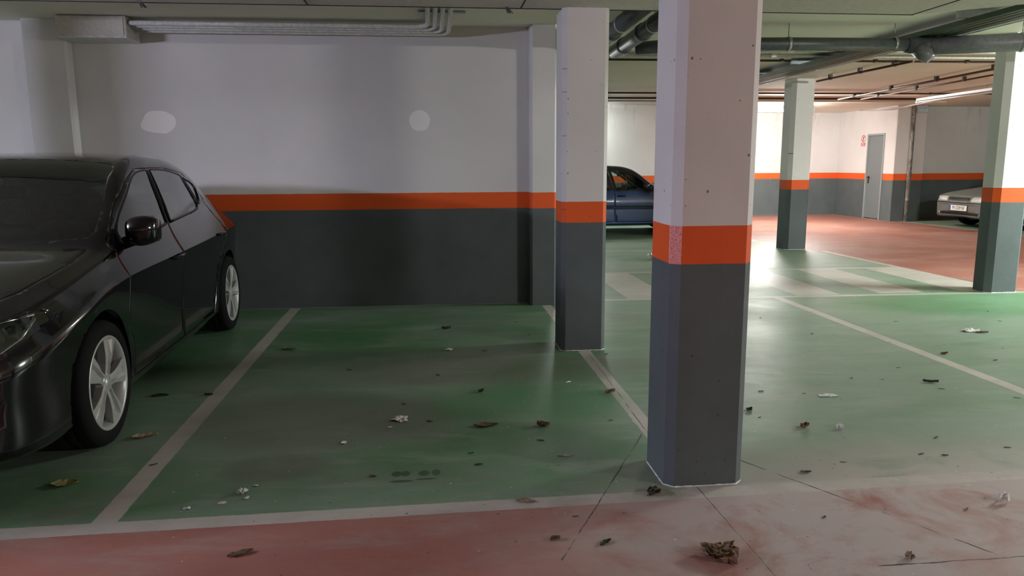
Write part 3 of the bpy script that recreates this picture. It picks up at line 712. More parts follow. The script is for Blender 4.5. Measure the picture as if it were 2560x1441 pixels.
def crom(P, per, sharp=()):
    """Catmull-Rom through points (tuples) with linear tangents cut at sharp indices"""
    out = []; n = len(P)
    for i in range(n - 1):
        p0 = P[i - 1] if i > 0 and i not in sharp else P[i]; p1, p2 = P[i], P[i + 1]
        p3 = P[i + 2] if i + 2 < n and (i + 1) not in sharp else P[i + 1]
        for k in range(per[i]):
            t = k / per[i]
            out.append(tuple(.5 * (2 * b + (c - a) * t + (2 * a - 5 * b + 4 * c - d) * t * t + (-a + 3 * b - 3 * c + d) * t ** 3) for a, b, c, d in zip(p0, p1, p2, p3)))
    out.append(tuple(P[-1])); return out
def tabf(tab):
    xs = [a for a, b in tab]; ys = [b for a, b in tab]
    return lambda s: pchip(xs, ys, s)
def build_shell(T, L):
    f = {k: tabf(T[k]) for k in ('W', 'bot', 'zcr', 'xb', 'zb', 'xr', 'zr', 'zc')}
    st = [0, .012, .03, .055, .085, .12, .16, .2]
    x = .24
    while x < L - .22: st.append(x); x += .045
    st += [L - .2, L - .15, L - .105, L - .07, L - .04, L - .018, L]
    for extra in T['keys']: st.append(extra)
    st = sorted(set(round(v, 4) for v in st))
    rows = None; rings = []
    for s in st:
        W, zb, zcr, xb, zbe, xr, zr, zcen = (f[k](s) for k in ('W', 'bot', 'zcr', 'xb', 'zb', 'xr', 'zr', 'zc'))
        up = max(zr - zbe, .0)
        h = zcr - zb
        P = [(0, zb + .03), (W * .80, zb + .01), (W * .94, zb + .015), (W * T['tuck'], zb + h * .18), (W * T['mid'], zb + h * .55), (W * .992, zb + h * .87), (W, zcr),
             (W * .5 + xb * .5 + (.006 if not T.get('crease') else -.006), zcr * .5 + zbe * .5), (xb, zbe), (xb + (xr - xb) * .5 + .012 * min(1, up * 4), zbe + up * .5), (xr, zr),
             (xr * .80, zr + (zcen - zr) * .52), (xr * .42, zr + (zcen - zr) * .88), (0, zcen)]
        per = [3, 2, 2, 3, 3, 2, 2, 3, 4, 4, 3, 4, 4]
        R = crom(P, per, sharp=(6, 8) if T.get('crease', 1) else (8,))
        rings.append([(px, s, pz) for px, pz in R])
    # front and rear caps: shrink rings towards a centre line, bulging outwards
    def cap(R, sgn, bulge):
        z0 = sum(p[2] for p in R) / len(R); out = []
        for k, q in ((.86, .45), (.6, .8), (.3, .97), (0.0, 1.0)):
            out.append([(p[0] * (k if k else .0), p[1] - sgn * bulge * q, z0 + (p[2] - z0) * k) for p in R])
        return out
    front = cap(rings[0], 1, T['nose']); rear = cap(rings[-1], -1, T['tail'])
    rings = front[::-1] + rings + rear
    bm = bmesh.new(); n = len(rings[0]); V = []
    for R in rings:
        row = [bm.verts.new(p) for p in R]
        row += [bm.verts.new((-p[0], p[1], p[2])) for p in R[1:-1]][::-1]
        V.append(row)
    m_ = len(V[0])
    for A, B in zip(V, V[1:]):
        for k in range(m_):
            a, b, c, d = A[k], A[(k + 1) % m_], B[(k + 1) % m_], B[k]
            try: bm.faces.new((a, b, c, d))
            except ValueError: pass
    bmesh.ops.remove_doubles(bm, verts=bm.verts[:], dist=.0008)
    bmesh.ops.recalc_face_normals(bm, faces=bm.faces[:])
    for fa in bm.faces: fa.smooth = True
    return bm, f
def pip(p, poly):
    x, y = p; c = False; n = len(poly)
    for i in range(n):
        x1, y1 = poly[i]; x2, y2 = poly[(i + 1) % n]
        if (y1 > y) != (y2 > y) and x < (x2 - x1) * (y - y1) / (y2 - y1) + x1: c = not c
    return c
AX = {'side': (lambda p: (p[1], p[2]), Vector((1, 0, 0)), lambda a: Vector((0, a[0], a[1]))),
      'front': (lambda p: (p[0], p[2]), Vector((0, 1, 0)), lambda a: Vector((a[0], 0, a[1]))),
      'top': (lambda p: (p[0], p[1]), Vector((0, 0, 1)), lambda a: Vector((a[0], a[1], 0)))}
def cut(bm, lay, poly, view, filt, tagv, only=None):
    pr, ax, un = AX[view]; n = len(poly)
    for i in range(n):
        a, b = poly[i], poly[(i + 1) % n]
        A, B = un(a), un(b)
        if (B - A).length < 1e-5: continue
        no = (B - A).cross(ax).normalized()
        x0, x1 = min(a[0], b[0]) - .004, max(a[0], b[0]) + .004; y0, y1 = min(a[1], b[1]) - .004, max(a[1], b[1]) + .004
        fs = []
        for f in bm.faces:
            q = [pr(v.co) for v in f.verts]
            if max(t[0] for t in q) < x0 or min(t[0] for t in q) > x1 or max(t[1] for t in q) < y0 or min(t[1] for t in q) > y1: continue
            if not filt(f.calc_center_median()): continue
            fs.append(f)
        geo = list({v for f in fs for v in f.verts}) + list({e for f in fs for e in f.edges}) + fs
        if fs: bmesh.ops.bisect_plane(bm, geom=geo, dist=1e-5, plane_co=A, plane_no=no)
    for f in bm.faces:
        c = f.calc_center_median()
        if filt(c) and pip(pr(c), poly) and (only is None or f[lay] in only): f[lay] = tagv
def inset(poly, d):
    cx = sum(p[0] for p in poly) / len(poly); cy = sum(p[1] for p in poly) / len(poly)
    n = len(poly); out = []
    A = sum(poly[i][0] * poly[(i + 1) % n][1] - poly[(i + 1) % n][0] * poly[i][1] for i in range(n)); sg = 1 if A > 0 else -1
    for i in range(n):
        p0, p1, p2 = poly[i - 1], poly[i], poly[(i + 1) % n]
        a = Vector((p1[0] - p0[0], p1[1] - p0[1])).normalized(); b = Vector((p2[0] - p1[0], p2[1] - p1[1])).normalized()
        na = Vector((-a.y, a.x)) * sg; nb = Vector((-b.y, b.x)) * sg; q = (na + nb)
        q = q / max(q.length_squared / 2, .6) if q.length > 1e-6 else na
        out.append((p1[0] + q.x * d, p1[1] + q.y * d))
    return out
def smoothpoly(poly, n=4, sharp=()):
    N = len(poly); out = []
    for i in range(N):
        p0 = poly[i - 1] if i not in sharp else poly[i]; p1 = poly[i]; p2 = poly[(i + 1) % N]; p3 = poly[(i + 2) % N] if (i + 1) % N not in sharp else p2
        for k in range(n):
            t = k / n
            out.append(tuple(.5 * (2 * b + (c - a) * t + (2 * a - 5 * b + 4 * c - d) * t * t + (-a + 3 * b - 3 * c + d) * t ** 3) for a, b, c, d in zip(p0, p1, p2, p3)))
    return out
def mirror(poly): return [(-x, y) for x, y in poly]
def circle(c, r, n=40): return [(c[0] + r * math.cos(2 * PI * k / n), c[1] + r * math.sin(2 * PI * k / n)) for k in range(n)]

def wheel_parts(parent, x, y, side, R, rim_r, spokes, name='wheel', wdt=.20, style='twin'):
    """side=+1: outer face towards +x"""
    w_ = empty(name, (x, y, R)); w_.parent = parent; w_.rotation_euler = (0, 0, 0 if side > 0 else PI)
    bm = bmesh.new()
    h = wdt
    prof = [(-h, rim_r + .01), (-h, R - .03), (-h + .012, R - .010), (-h + .03, R - .002), (-h * .66, R), (-h * .64, R - .007), (-h * .60, R - .007), (-h * .58, R), (-h * .40, R), (-h * .38, R - .007), (-h * .34, R - .007), (-h * .32, R), (-.03, R - .002), (-.010, R - .012), (.0, R - .035), (.004, R - .05), (.003, rim_r + .022), (-.004, rim_r + .006), (-.008, rim_r)]
    add_lathe(bm, prof, 64, 'x'); bm_obj('tire', bm, M['rubber'], w_)
    bm = bmesh.new()
    add_lathe(bm, [(-.004, rim_r + .004), (.000, rim_r - .002), (-.006, rim_r - .012), (-.03, rim_r - .022), (-.09, rim_r - .035), (-h + .01, rim_r - .03), (-h, rim_r + .005)], 56, 'x')
    ri = rim_r - .012
    for k in range(spokes):
        a = 2 * PI * k / spokes + .06
        c, s_ = math.cos(a), math.sin(a)
        def P(rad, off, dx): return (dx, c * rad - s_ * off, s_ * rad + c * off)
        segs = [(.030, .028, -.014), (.09, .030, -.010), (ri * .62, .044, -.006), (ri, .070, -.008)]
        ring = []
        for rad, wd, dx in segs:
            ring.append([bm.verts.new(P(rad, -wd, dx)), bm.verts.new(P(rad, -wd * .45, dx + .004)), bm.verts.new(P(rad, -wd * .28, dx - .012)), bm.verts.new(P(rad, wd * .28, dx - .012)), bm.verts.new(P(rad, wd * .45, dx + .004)), bm.verts.new(P(rad, wd, dx)), bm.verts.new(P(rad, wd * .8, dx - .04)), bm.verts.new(P(rad, -wd * .8, dx - .04))])
        for A, B in zip(ring, ring[1:]):
            for q in range(8): bm.faces.new((A[q], A[(q + 1) % 8], B[(q + 1) % 8], B[q]))
        bm.faces.new(ring[0][::-1]); bm.faces.new(ring[-1])
    add_lathe(bm, [(-.05, .052), (-.016, .050), (-.010, .040), (-.014, .030), (-.008, .026), (-.006, .0)], 30, 'x')
    bmesh.ops.recalc_face_normals(bm, faces=bm.faces[:])
    bm_obj('rim', bm, M['alloy'], w_)
    bm = bmesh.new(); add_lathe(bm, [(-.10, .0), (-.095, .135), (-.115, .137), (-.118, .0)], 40, 'x'); bm_obj('brake_disc', bm, M['alloy_dark'], w_)
    return w_
def seat(parent, x, y, w_=.48, lean=.25, hz=.28, name='seat'):
    t = empty(name, (x, y, hz)); t.parent = parent
    def cushion(nm, wx, pts, th):
        bm = bmesh.new(); rings = []
        for (yy, zz, sc) in pts:
            rings.append([bm.verts.new((sx * wx / 2 * sc, yy + oy, zz + oz)) for sx, oy, oz in ((-1, 0, 0), (-.8, -th * .3, th * .6), (0, -th * .2, th * .4), (.8, -th * .3, th * .6), (1, 0, 0), (.8, th * .5, -th * .3), (0, th * .5, -th * .3), (-.8, th * .5, -th * .3))])
        for A, B in zip(rings, rings[1:]):
            for q in range(8): bm.faces.new((A[q], A[(q + 1) % 8], B[(q + 1) % 8], B[q]))
        bm.faces.new(rings[0][::-1]); bm.faces.new(rings[-1])
        bmesh.ops.recalc_face_normals(bm, faces=bm.faces[:])
        o = bm_obj(nm, bm, M['fabric'], t, True); md = o.modifiers.new('s', 'SUBSURF'); md.levels = 1; md.render_levels = 1
    cushion('cushion', w_, [(-.28, .10, .9), (-.1, .08, 1), (.2, .06, 1), (.3, .08, .9)], .14)
    cushion('backrest', w_, [(.26, .12, .95), (.32, .30, 1), (.40, .52, .98), (.47, .68, .8)], .13)
    cushion('headrest', w_ * .52, [(.47, .72, .8), (.49, .79, 1), (.52, .88, .8)], .09)
def make_car(name, T, L, loc, rz, label, mats, opt):
    car = empty(name, loc, rz, label, 'car')
    bm, f = build_shell(T, L)
    lay = bm.faces.layers.int.new('part'); parts = ['body']
    names = {0: 'body'}; matof = {0: mats['body']}
    def newtag(nm, mat):
        k = len(names); names[k] = nm; matof[k] = mat; return k
    GAP = newtag('gap', None); ARCH = GAP
    tree = []     # (tag, parent tag or None)
    Rw = T['R']
    lat = T['W'][5][1]
    tagged = {}
    for side, sg in (('left', 1), ('right', -1)):
        fl = (lambda c, sg=sg: c.x * sg > .45)
        for ax_s in T['axles']:
            cut(bm, lay, circle((ax_s, Rw + .005), Rw + .045), 'side', fl, GAP)
        flw = (lambda c, sg=sg: c.x * sg > .35 and c.y > .5)
        for dn, poly, wins in T['doors']:
            D = newtag('door', mats['body']); cut(bm, lay, poly, 'side', flw, GAP, only=(0,)); cut(bm, lay, inset(poly, .0022), 'side', flw, D, only=(GAP, 0))
            # keep wheel arch open
            for ax_s in T['axles']:
                for fa in bm.faces:
                    if fa[lay] == D:
                        c = fa.calc_center_median()
                        if fl(c) and math.hypot(c.y - ax_s, c.z - Rw - .005) < Rw + .045: fa[lay] = GAP
            tree.append((D, None)); tagged[(side, dn)] = D
            for wp in wins:
                G = newtag('window', mats['side_glass']); cut(bm, lay, wp, 'side', flw, G, only=(D,)); tree.append((G, D))
        for wp in T.get('quarter', []):
            G = newtag('quarter_window', mats['side_glass']); cut(bm, lay, wp, 'side', flw, G, only=(0,)); tree.append((G, None))
    fw_ = lambda c: .8 < c.y < 2.6 and c.z > T['ws_z']
    G = newtag('windshield', mats['glass']); cut(bm, lay, T['windshield'], 'front', fw_, G, only=(0,)); tree.append((G, None))
    rw_ = lambda c: c.y > L - 1.35 and c.z > T['ws_z']
    G = newtag('rear_window', mats['glass']); cut(bm, lay, T['rear_window'], 'front', rw_, G, only=(0,)); tree.append((G, None))
    HD = newtag('hood', mats['body']); hf = lambda c: c.y < 1.5 and c.z > T['hood_z']
    cut(bm, lay, T['hood'], 'top', hf, GAP, only=(0,)); cut(bm, lay, inset(T['hood'], .003), 'top', hf, HD, only=(GAP,)); tree.append((HD, None))
    for nm, poly, mt, both, lim in T['front_parts']:
        for pl in ([poly, mirror(poly)] if both else [poly]):
            k = newtag(nm, M[mt]); cut(bm, lay, pl, 'front', (lambda c, lim=lim: c.y < lim), k, only=(0, HD) + tuple(t for t, n_ in names.items() if n_ in ('bumper_grille',))); tree.append((k, None))
    for nm, poly, mt, both, lim in T['rear_parts']:
        for pl in ([poly, mirror(poly)] if both else [poly]):
            k = newtag(nm, M[mt]); cut(bm, lay, pl, 'front', (lambda c, lim=lim: c.y > L - lim), k, only=(0,)); tree.append((k, None))
    for nm, poly, mt in T.get('side_parts', []):
        for sg in (1, -1):
            k = newtag(nm, M[mt]); ids = (0,) + tuple(tagged.values())
            cut(bm, lay, poly, 'side', (lambda c, sg=sg: c.x * sg > .45), k, only=ids); tree.append((k, None))
    bm.normal_update()
    vn = {}
    bm.verts.index_update(); bm.verts.ensure_lookup_table()
    nrm = [v.normal.copy() for v in bm.verts]
    groups = {}
    for fa in bm.faces: groups.setdefault(fa[lay], []).append(fa)
    objs = {}
    def emit(k, parent):
        fs = groups.get(k)
        if not fs: return None
        vid = {}; vs = []; ns = []; faces = []
        # smooth within the original shell
        for fa in fs:
            idx = []
            for v in fa.verts:
                if v.index not in vid: vid[v.index] = len(vs); vs.append(v.co.copy()); ns.append(nrm[v.index])
                idx.append(vid[v.index])
            faces.append(idx)
        o = mesh_obj(names[k], vs, faces, matof[k], parent, True)
        if T.get('crease') and names[k] in ('body', 'door'):
            me = o.data; at = me.attributes.new('sharp_edge', 'BOOLEAN', 'EDGE'); vv = me.vertices
            for e in me.edges:
                a_, b_ = vv[e.vertices[0]].co, vv[e.vertices[1]].co
                if 1.0 < a_.y < 3.95 and 1.0 < b_.y < 3.95 and abs(a_.z - f['zcr'](a_.y)) < .002 and abs(b_.z - f['zcr'](b_.y)) < .002: at.data[e.index].value = True
        if names[k] in ('body', 'door', 'hood'):
            md = o.modifiers.new('thick', 'SOLIDIFY'); md.thickness = .004; md.offset = -1; md.use_rim = True
        return o
    emit(0, car)
    bodyo = car.children[0]
    for k, par in tree:
        p = objs.get(par, car) if par is not None else car
        o = emit(k, p)
        if o: objs[k] = o
    bm.free()
    # rubber seals round every window, following the shell
    sec = f
    def xat(s, z):
        xb, zb_, xr, zr = sec['xb'](s), sec['zb'](s), sec['xr'](s), sec['zr'](s)
        if z <= zb_:
            zc_ = sec['zcr'](s); W = sec['W'](s); t = max(0, min(1, (z - zc_) / max(zb_ - zc_, .01))); return W + (xb - W) * t
        t = min(1, (z - zb_) / max(zr - zb_, .02)); x_ = xb + (xr - xb) * t + .012 * 4 * t * (1 - t) * min(1, (zr - zb_) * 4); return x_
    for k, o in list(objs.items()):
        if names[k] in ('window', 'quarter_window'):
            sg = 1 if o.data.vertices[0].co.x > 0 else -1
            src = None
            for dn, poly, wins in T['doors']:
                for wp in wins:
                    c = sum(p[0] for p in wp) / len(wp); oc = sum(v.co.y for v in o.data.vertices) / len(o.data.vertices)
                    if src is None or abs(c - oc) < src[0]: src = (abs(c - oc), wp)
            for wp in T.get('quarter', []):
                c = sum(p[0] for p in wp) / len(wp); oc = sum(v.co.y for v in o.data.vertices) / len(o.data.vertices)
                if abs(c - oc) < src[0]: src = (abs(c - oc), wp)
            pts = [(sg * (xat(a, b) + .001), a, b) for a, b in src[1]]; pts.append(pts[0])
            tube_obj('window_seal', pts, T.get('seal', .009), M['seal'], o, 6)
    # floor pan, wheel-house liners, bulkhead so the inside is closed and dark
    for ax_s in T['axles']:
        for sg in (1, -1):
            bm = bmesh.new(); n = 20; A = []; B = []
            for q in range(n + 1):
                a = -.25 + (PI + .5) * q / n; rr_ = Rw + .047
                A.append(bm.verts.new((sg * (lat - .03), ax_s + rr_ * math.cos(a), max(.16, Rw + rr_ * math.sin(a))))); B.append(bm.verts.new((sg * (lat - .36), ax_s + rr_ * math.cos(a), max(.16, Rw + rr_ * math.sin(a)))))
            for q in range(n): bm.faces.new((A[q], A[q + 1], B[q + 1], B[q]))
            bm.faces.new(B)
            bm_obj('wheel_liner', bm, M['blackpl'], car)
    add = bmesh.new(); add_box(add, -lat + .40, lat - .40, .25, L - .25, .19, .22); add_box(add, -lat + .12, lat - .12, T['axles'][0] + .42, T['axles'][1] - .42, .20, .24)
    add_box(add, -lat + .16, lat - .16, T['dash_s'] - .25, T['dash_s'] - .2, .24, f['zb'](T['dash_s']) - .05)
    bm_obj('floor_pan', add, M['blackpl'], car)
    # cabin
    if opt.get('cabin', True):
        bm = bmesh.new(); s0 = T['dash_s']; zt = f['zb'](s0 + .2) - .02; ww = lat - .13
        prof = [(s0 - .18, zt - .03), (s0 + .02, zt), (s0 + .16, zt - .015), (s0 + .25, zt - .08), (s0 + .27, zt - .22), (s0 + .18, zt - .38)]
        rings = [[bm.verts.new((x, y, z - (.02 * (abs(x) / ww) ** 3) + (.035 if (abs(x - .36) < .2 and 1 <= i <= 3) else 0))) for i, (y, z) in enumerate(prof)] for x in [ww * (q / 8 - 1) for q in range(17)]]
        for A, B in zip(rings, rings[1:]):
            for q in range(len(prof) - 1): bm.faces.new((A[q], A[q + 1], B[q + 1], B[q]))
        bm_obj('dashboard', bm, M['dash'], car, True)
        for sx in (-.37, .37): seat(car, sx, s0 + .85, hz=T['seat_z'])
        seat(car, -.38, s0 + 1.68, .50, hz=T['seat_z']); seat(car, .38, s0 + 1.68, .50, hz=T['seat_z'])
        sw_ = empty('steering_wheel', (.37, s0 + .38, zt - .06)); sw_.parent = car; sw_.rotation_euler = (-1.15, 0, 0)
        bm = bmesh.new(); R_ = .185; ring = [(R_ * math.cos(2 * PI * q / 32), R_ * math.sin(2 * PI * q / 32), 0) for q in range(33)]
        add_tube(bm, ring, .016, 8, False); bm_obj('rim', bm, M['blackpl'], sw_)
        bm = bmesh.new(); add_box(bm, -.17, .17, -.025, .025, -.02, .0, .005); add_box(bm, -.02, .02, -.17, 0, -.02, .0, .005); add_tube(bm, [(0, 0, -.02), (0, 0, -.25)], .03, 10); bm_obj('spokes', bm, M['blackpl'], sw_)
        tm = empty('inner_mirror', (0, T['mirror_in'][0], T['mirror_in'][1])); tm.parent = car
        box_obj('glass', (-.11, .11, -.012, .012, -.032, .032), M['blackpl'], tm, .008)
        tube_obj('stalk', [(0, -.01, .02), (0, -.01, .06)], .008, M['blackpl'], tm)
    # mirrors
    ms, mz = T['mirror']; mk = T.get('mk', 1.0)
    for sg in (1, -1):
        mr = empty('side_mirror', (sg * (xat(ms, mz) + .0), ms, mz)); mr.parent = car
        bm = bmesh.new(); secs = []
        for q in range(9):
            t = q / 8; xx = sg * (.05 + .215 * t) if mk == 1.0 else sg * (.02 + .150 * t); sc = (math.sin(PI * (.16 + .70 * t)) ** .40); zo = .045 + .01 * t; yo = .03 * t * t
            ring = []
            for j in range(14):
                a = 2 * PI * j / 14; ca, sa = math.cos(a), math.sin(a); ca = math.copysign(abs(ca) ** .65, ca); sa = math.copysign(abs(sa) ** .65, sa)
                ring.append(bm.verts.new((xx, yo + (.050 if ca > 0 else .085) * sc * ca - .01, zo + .070 * mk * sc * sa)))
            secs.append(ring)
        for A, B in zip(secs, secs[1:]):
            for j in range(14): bm.faces.new((A[j], A[(j + 1) % 14], B[(j + 1) % 14], B[j]))
        bm.faces.new(secs[0]); bm.faces.new(secs[-1]); bmesh.ops.recalc_face_normals(bm, faces=bm.faces[:])
        bm_obj('housing', bm, mats.get('mirror', mats['body']), mr, True)
        bm = bmesh.new(); add_box(bm, .06 if sg > 0 else -.17 * mk ** -1 - .02, .17 / mk + .02 if sg > 0 else -.06, .040, .047, -.015, .105, .004); bm_obj('mirror_glass', bm, M['chrome'], mr)
        bm = bmesh.new(); add_tube(bm, [(sg * -.02, -.02, -.02), (sg * .05, -.01, .0), (sg * .10, 0, .03)], [.035, .03, .03], 10); bm_obj('foot', bm, M['blackpl'], mr)
    # handles
    for (hs, hz, ln) in T['handles']:
        for sg in (1, -1):
            D = tagged[('left' if sg > 0 else 'right', 0 if hs < T['split'] else 1)] if len(T['doors']) > 1 else tagged[('left' if sg > 0 else 'right', 0)]
            x_ = xat(hs, hz) * sg
            bm = bmesh.new()
            add_tube(bm, [(x_ - sg * .005, hs - ln / 2, hz), (x_ + sg * .028, hs - ln / 2 + .03, hz + .003), (x_ + sg * .032, hs, hz + .004), (x_ + sg * .028, hs + ln / 2 - .03, hz + .003), (x_ - sg * .005, hs + ln / 2, hz)], [.008, .013, .013, .013, .010], 10)
            bm_obj('door_handle', bm, mats.get('handle', mats['body']), objs[D])
    for ax_s in T['axles']:
        for sg in (1, -1): wheel_parts(car, sg * T['wheel_x'], ax_s, sg, Rw, T['rim'], 5)
    return car, f, xat

# --- black hatchback
LEON = dict(
 keys=[1.12, 1.2], nose=.05, tail=.04, tuck=.965, mid=.972, R=.315, rim=.232, axles=(.85, 3.51), wheel_x=.895, seat_z=.26, dash_s=1.38,
 W=[(0, .60), (.03, .70), (.08, .775), (.16, .83), (.3, .868), (.5, .892), (.8, .905), (3.5, .902), (3.8, .885), (4.0, .85), (4.12, .80), (4.2, .74), (4.25, .64)],
 bot=[(0, .30), (.03, .24), (.1, .20), (.4, .175), (3.8, .19), (4.05, .24), (4.2, .32), (4.25, .38)],
 zcr=[(0, .50), (.08, .54), (.3, .605), (.6, .69), (.9, .765), (1.3, .80), (2, .815), (2.8, .835), (3.4, .855), (3.9, .87), (4.15, .84), (4.25, .72)],
 xb=[(0, .52), (.03, .61), (.08, .69), (.15, .75), (.4, .81), (.8, .835), (1.15, .84), (1.3, .838), (2, .830), (2.7, .79), (3.2, .750), (3.5, .732), (3.8, .73), (4.0, .71), (4.15, .67), (4.25, .56)],
 zb=[(0, .655), (.03, .70), (.08, .735), (.15, .755), (.4, .80), (.8, .868), (1.15, .925), (1.3, .950), (2, .985), (2.7, 1.025), (3.2, 1.062), (3.5, 1.075), (3.8, 1.03), (4.0, .97), (4.15, .91), (4.25, .75)],
 xr=[(0, .42), (.03, .50), (.08, .57), (.15, .62), (.4, .69), (.8, .735), (1.15, .755), (1.3, .760), (1.5, .735), (1.75, .70), (2, .672), (2.5, .650), (3, .640), (3.4, .625), (3.7, .62), (3.95, .64), (4.1, .64), (4.2, .60), (4.25, .50)],
 zr=[(0, 0.69), (0.03, 0.735), (0.08, 0.77), (0.15, 0.795), (0.4, 0.838), (0.8, 0.9), (1.12, 0.955), (1.3, 1.065), (1.5, 1.175), (1.75, 1.322), (2.0, 1.4), (2.3, 1.43), (2.7, 1.417), (3.1, 1.372), (3.4, 1.312), (3.7, 1.195), (3.95, 1.06), (4.1, 0.97), (4.2, 0.9), (4.25, 0.78)],
 zc=[(0, 0.71), (0.03, 0.76), (0.08, 0.795), (0.15, 0.825), (0.4, 0.872), (0.8, 0.935), (1.1, 0.975), (1.2, 1.025), (1.6, 1.225), (1.95, 1.397), (2.15, 1.447), (2.6, 1.474), (3.1, 1.454), (3.6, 1.372), (3.85, 1.31), (4.0, 1.12), (4.1, 0.99), (4.2, 0.91), (4.25, 0.79)],
 ws_z=.93, hood_z=.55,
 windshield=smoothpoly([(0, .985), (.35, .99), (.66, 1.005), (.732, 1.03), (.70, 1.17), (.648, 1.315), (.615, 1.385), (.3, 1.415), (0, 1.42), (-.3, 1.415), (-.615, 1.385), (-.648, 1.315), (-.70, 1.17), (-.732, 1.03), (-.66, 1.005), (-.35, .99)], 2),
 rear_window=smoothpoly([(0, 1.06), (.5, 1.08), (.56, 1.12), (.52, 1.24), (.42, 1.285), (0, 1.30), (-.42, 1.285), (-.52, 1.24), (-.56, 1.12), (-.5, 1.08)], 2),
 hood=[(-.60, .10), (-.72, .45), (-.745, .85), (-.74, 1.10), (-.3, 1.075), (0, 1.07), (.3, 1.075), (.74, 1.10), (.745, .85), (.72, .45), (.60, .10), (.3, .03), (0, .015), (-.3, .03)],
 front_parts=[('bumper_grille', [(-.50, .60), (.50, .60), (.44, .515), (-.44, .515)], 'blackpl', False, .2),
              ('lower_intake', [(-.52, .40), (.52, .40), (.46, .27), (-.46, .27)], 'blackpl', False, .25),
              ('headlight', [(.50, .690), (.62, .745), (.74, .765), (.868, .778), (.835, .70), (.785, .625), (.66, .600), (.53, .610)], 'glass_clear', True, .42),
              ('fog_light', [(.60, .43), (.78, .45), (.74, .34), (.62, .33)], 'blackpl', True, .4)],
 rear_parts=[('tail_light', [(.52, .86), (.80, .90), (.84, .80), (.55, .77)], 'tail_red', True, .5)],
 doors=[(0, [(1.22, .98), (1.20, .60), (1.26, .25), (2.17, .25), (2.19, .6), (2.185, .985), (2.245, 1.362), (2.0, 1.362), (1.75, 1.29), (1.5, 1.165), (1.34, 1.075)],
         [smoothpoly([(1.36, 1.035), (1.52, 1.125), (1.75, 1.240), (1.95, 1.322), (2.12, 1.348), (2.215, 1.350), (2.165, 1.01), (1.86, .985), (1.50, .968), (1.335, .968)], 3, sharp=(5, 6, 9))]),
        (1, [(2.195, .985), (2.20, .6), (2.18, .25), (3.0, .25), (3.09, .45), (3.20, .62), (3.40, .76), (3.46, .95), (3.46, 1.08), (3.40, 1.20), (3.25, 1.275), (3.05, 1.325), (2.6, 1.366), (2.255, 1.364)],
         [smoothpoly([(2.25, 1.012), (2.30, 1.351), (2.62, 1.350), (2.98, 1.312), (3.03, 1.295), (3.18, 1.085), (3.14, 1.055), (2.98, 1.040), (2.6, 1.025)], 3, sharp=(0, 1, 4, 5, 6)),
          smoothpoly([(3.075, 1.285), (3.24, 1.255), (3.335, 1.215), (3.30, 1.12), (3.235, 1.085), (3.21, 1.098)], 3, sharp=(0, 5))])],
 split=2.19, handles=[(2.05, .80, .20), (3.20, .845, .20)], mk=1.2, mirror=(1.42, .975), mirror_in=(1.92, 1.24), crease=1)
car, fL, xatL = make_car('car', LEON, 4.25, (-2.4907, 2.8904, 0), math.radians(1.94), 'glossy black hatchback parked in the left bay, nose towards the camera',
    dict(body=M['paint_black'], glass=M['glass'], side_glass=M['glass_side'], handle=M['paint_black']), {})
# lamp insides: reflector bowls, light strip and chrome lid behind each clear lens
for sg in (1, -1):
    hl = empty('headlamp_unit', (sg * .69, .19, .685)); hl.parent = car
    bm = bmesh.new(); add_box(bm, -.13, .10, .06, .20, -.06, .055, .01); bm_obj('lamp_box', bm, M['blackpl'], hl)
    for q, (dx, dy, r_) in enumerate(((-.07, .015, .044), (.03, .05, .040))):
        bm = bmesh.new(); add_lathe(bm, [(0, .004), (-.004, r_ * .6), (-.02, r_), (-.028, r_ + .004)], 20, 'z'); bmesh.ops.rotate(bm, verts=bm.verts[:], cent=(0, 0, 0), matrix=Matrix.Rotation(-PI / 2, 3, 'X'))
        bmesh.ops.translate(bm, verts=bm.verts[:], vec=(sg * dx, dy, .01)); bm_obj('reflector', bm, M['lamp_inside'], hl)
    tube_obj('light_strip', [(sg * -.14, -.10, -.055), (sg * -.04, -.07, -.065), (sg * .05, .01, -.055), (sg * .10, .08, -.01), (sg * .13, .15, .065)], .010, M['lamp_inside'], hl, 8)
    tube_obj('upper_strip', [(sg * -.14, -.07, .03), (sg * .0, .01, .06), (sg * .13, .15, .080)], .007, M['chrome'], hl, 8)
# bumper brightwork
for sg in (1, -1):
    tube_obj('trim_strip', [(sg * .44, .03, .515), (sg * .48, .045, .505), (sg * .52, .06, .50)], .004, M['chrome'], car, 6)
pl = empty('license_plate', (0, -.045, .46)); pl.parent = car
box_obj('plate', (-.26, .26, -.012, 0, -.055, .055), M['plate'], pl, .003); box_obj('blue_band', (-.259, -.215, -.0135, -.0125, -.052, .052), M['plate_blue'], pl)
bpy.context.view_layer.update()

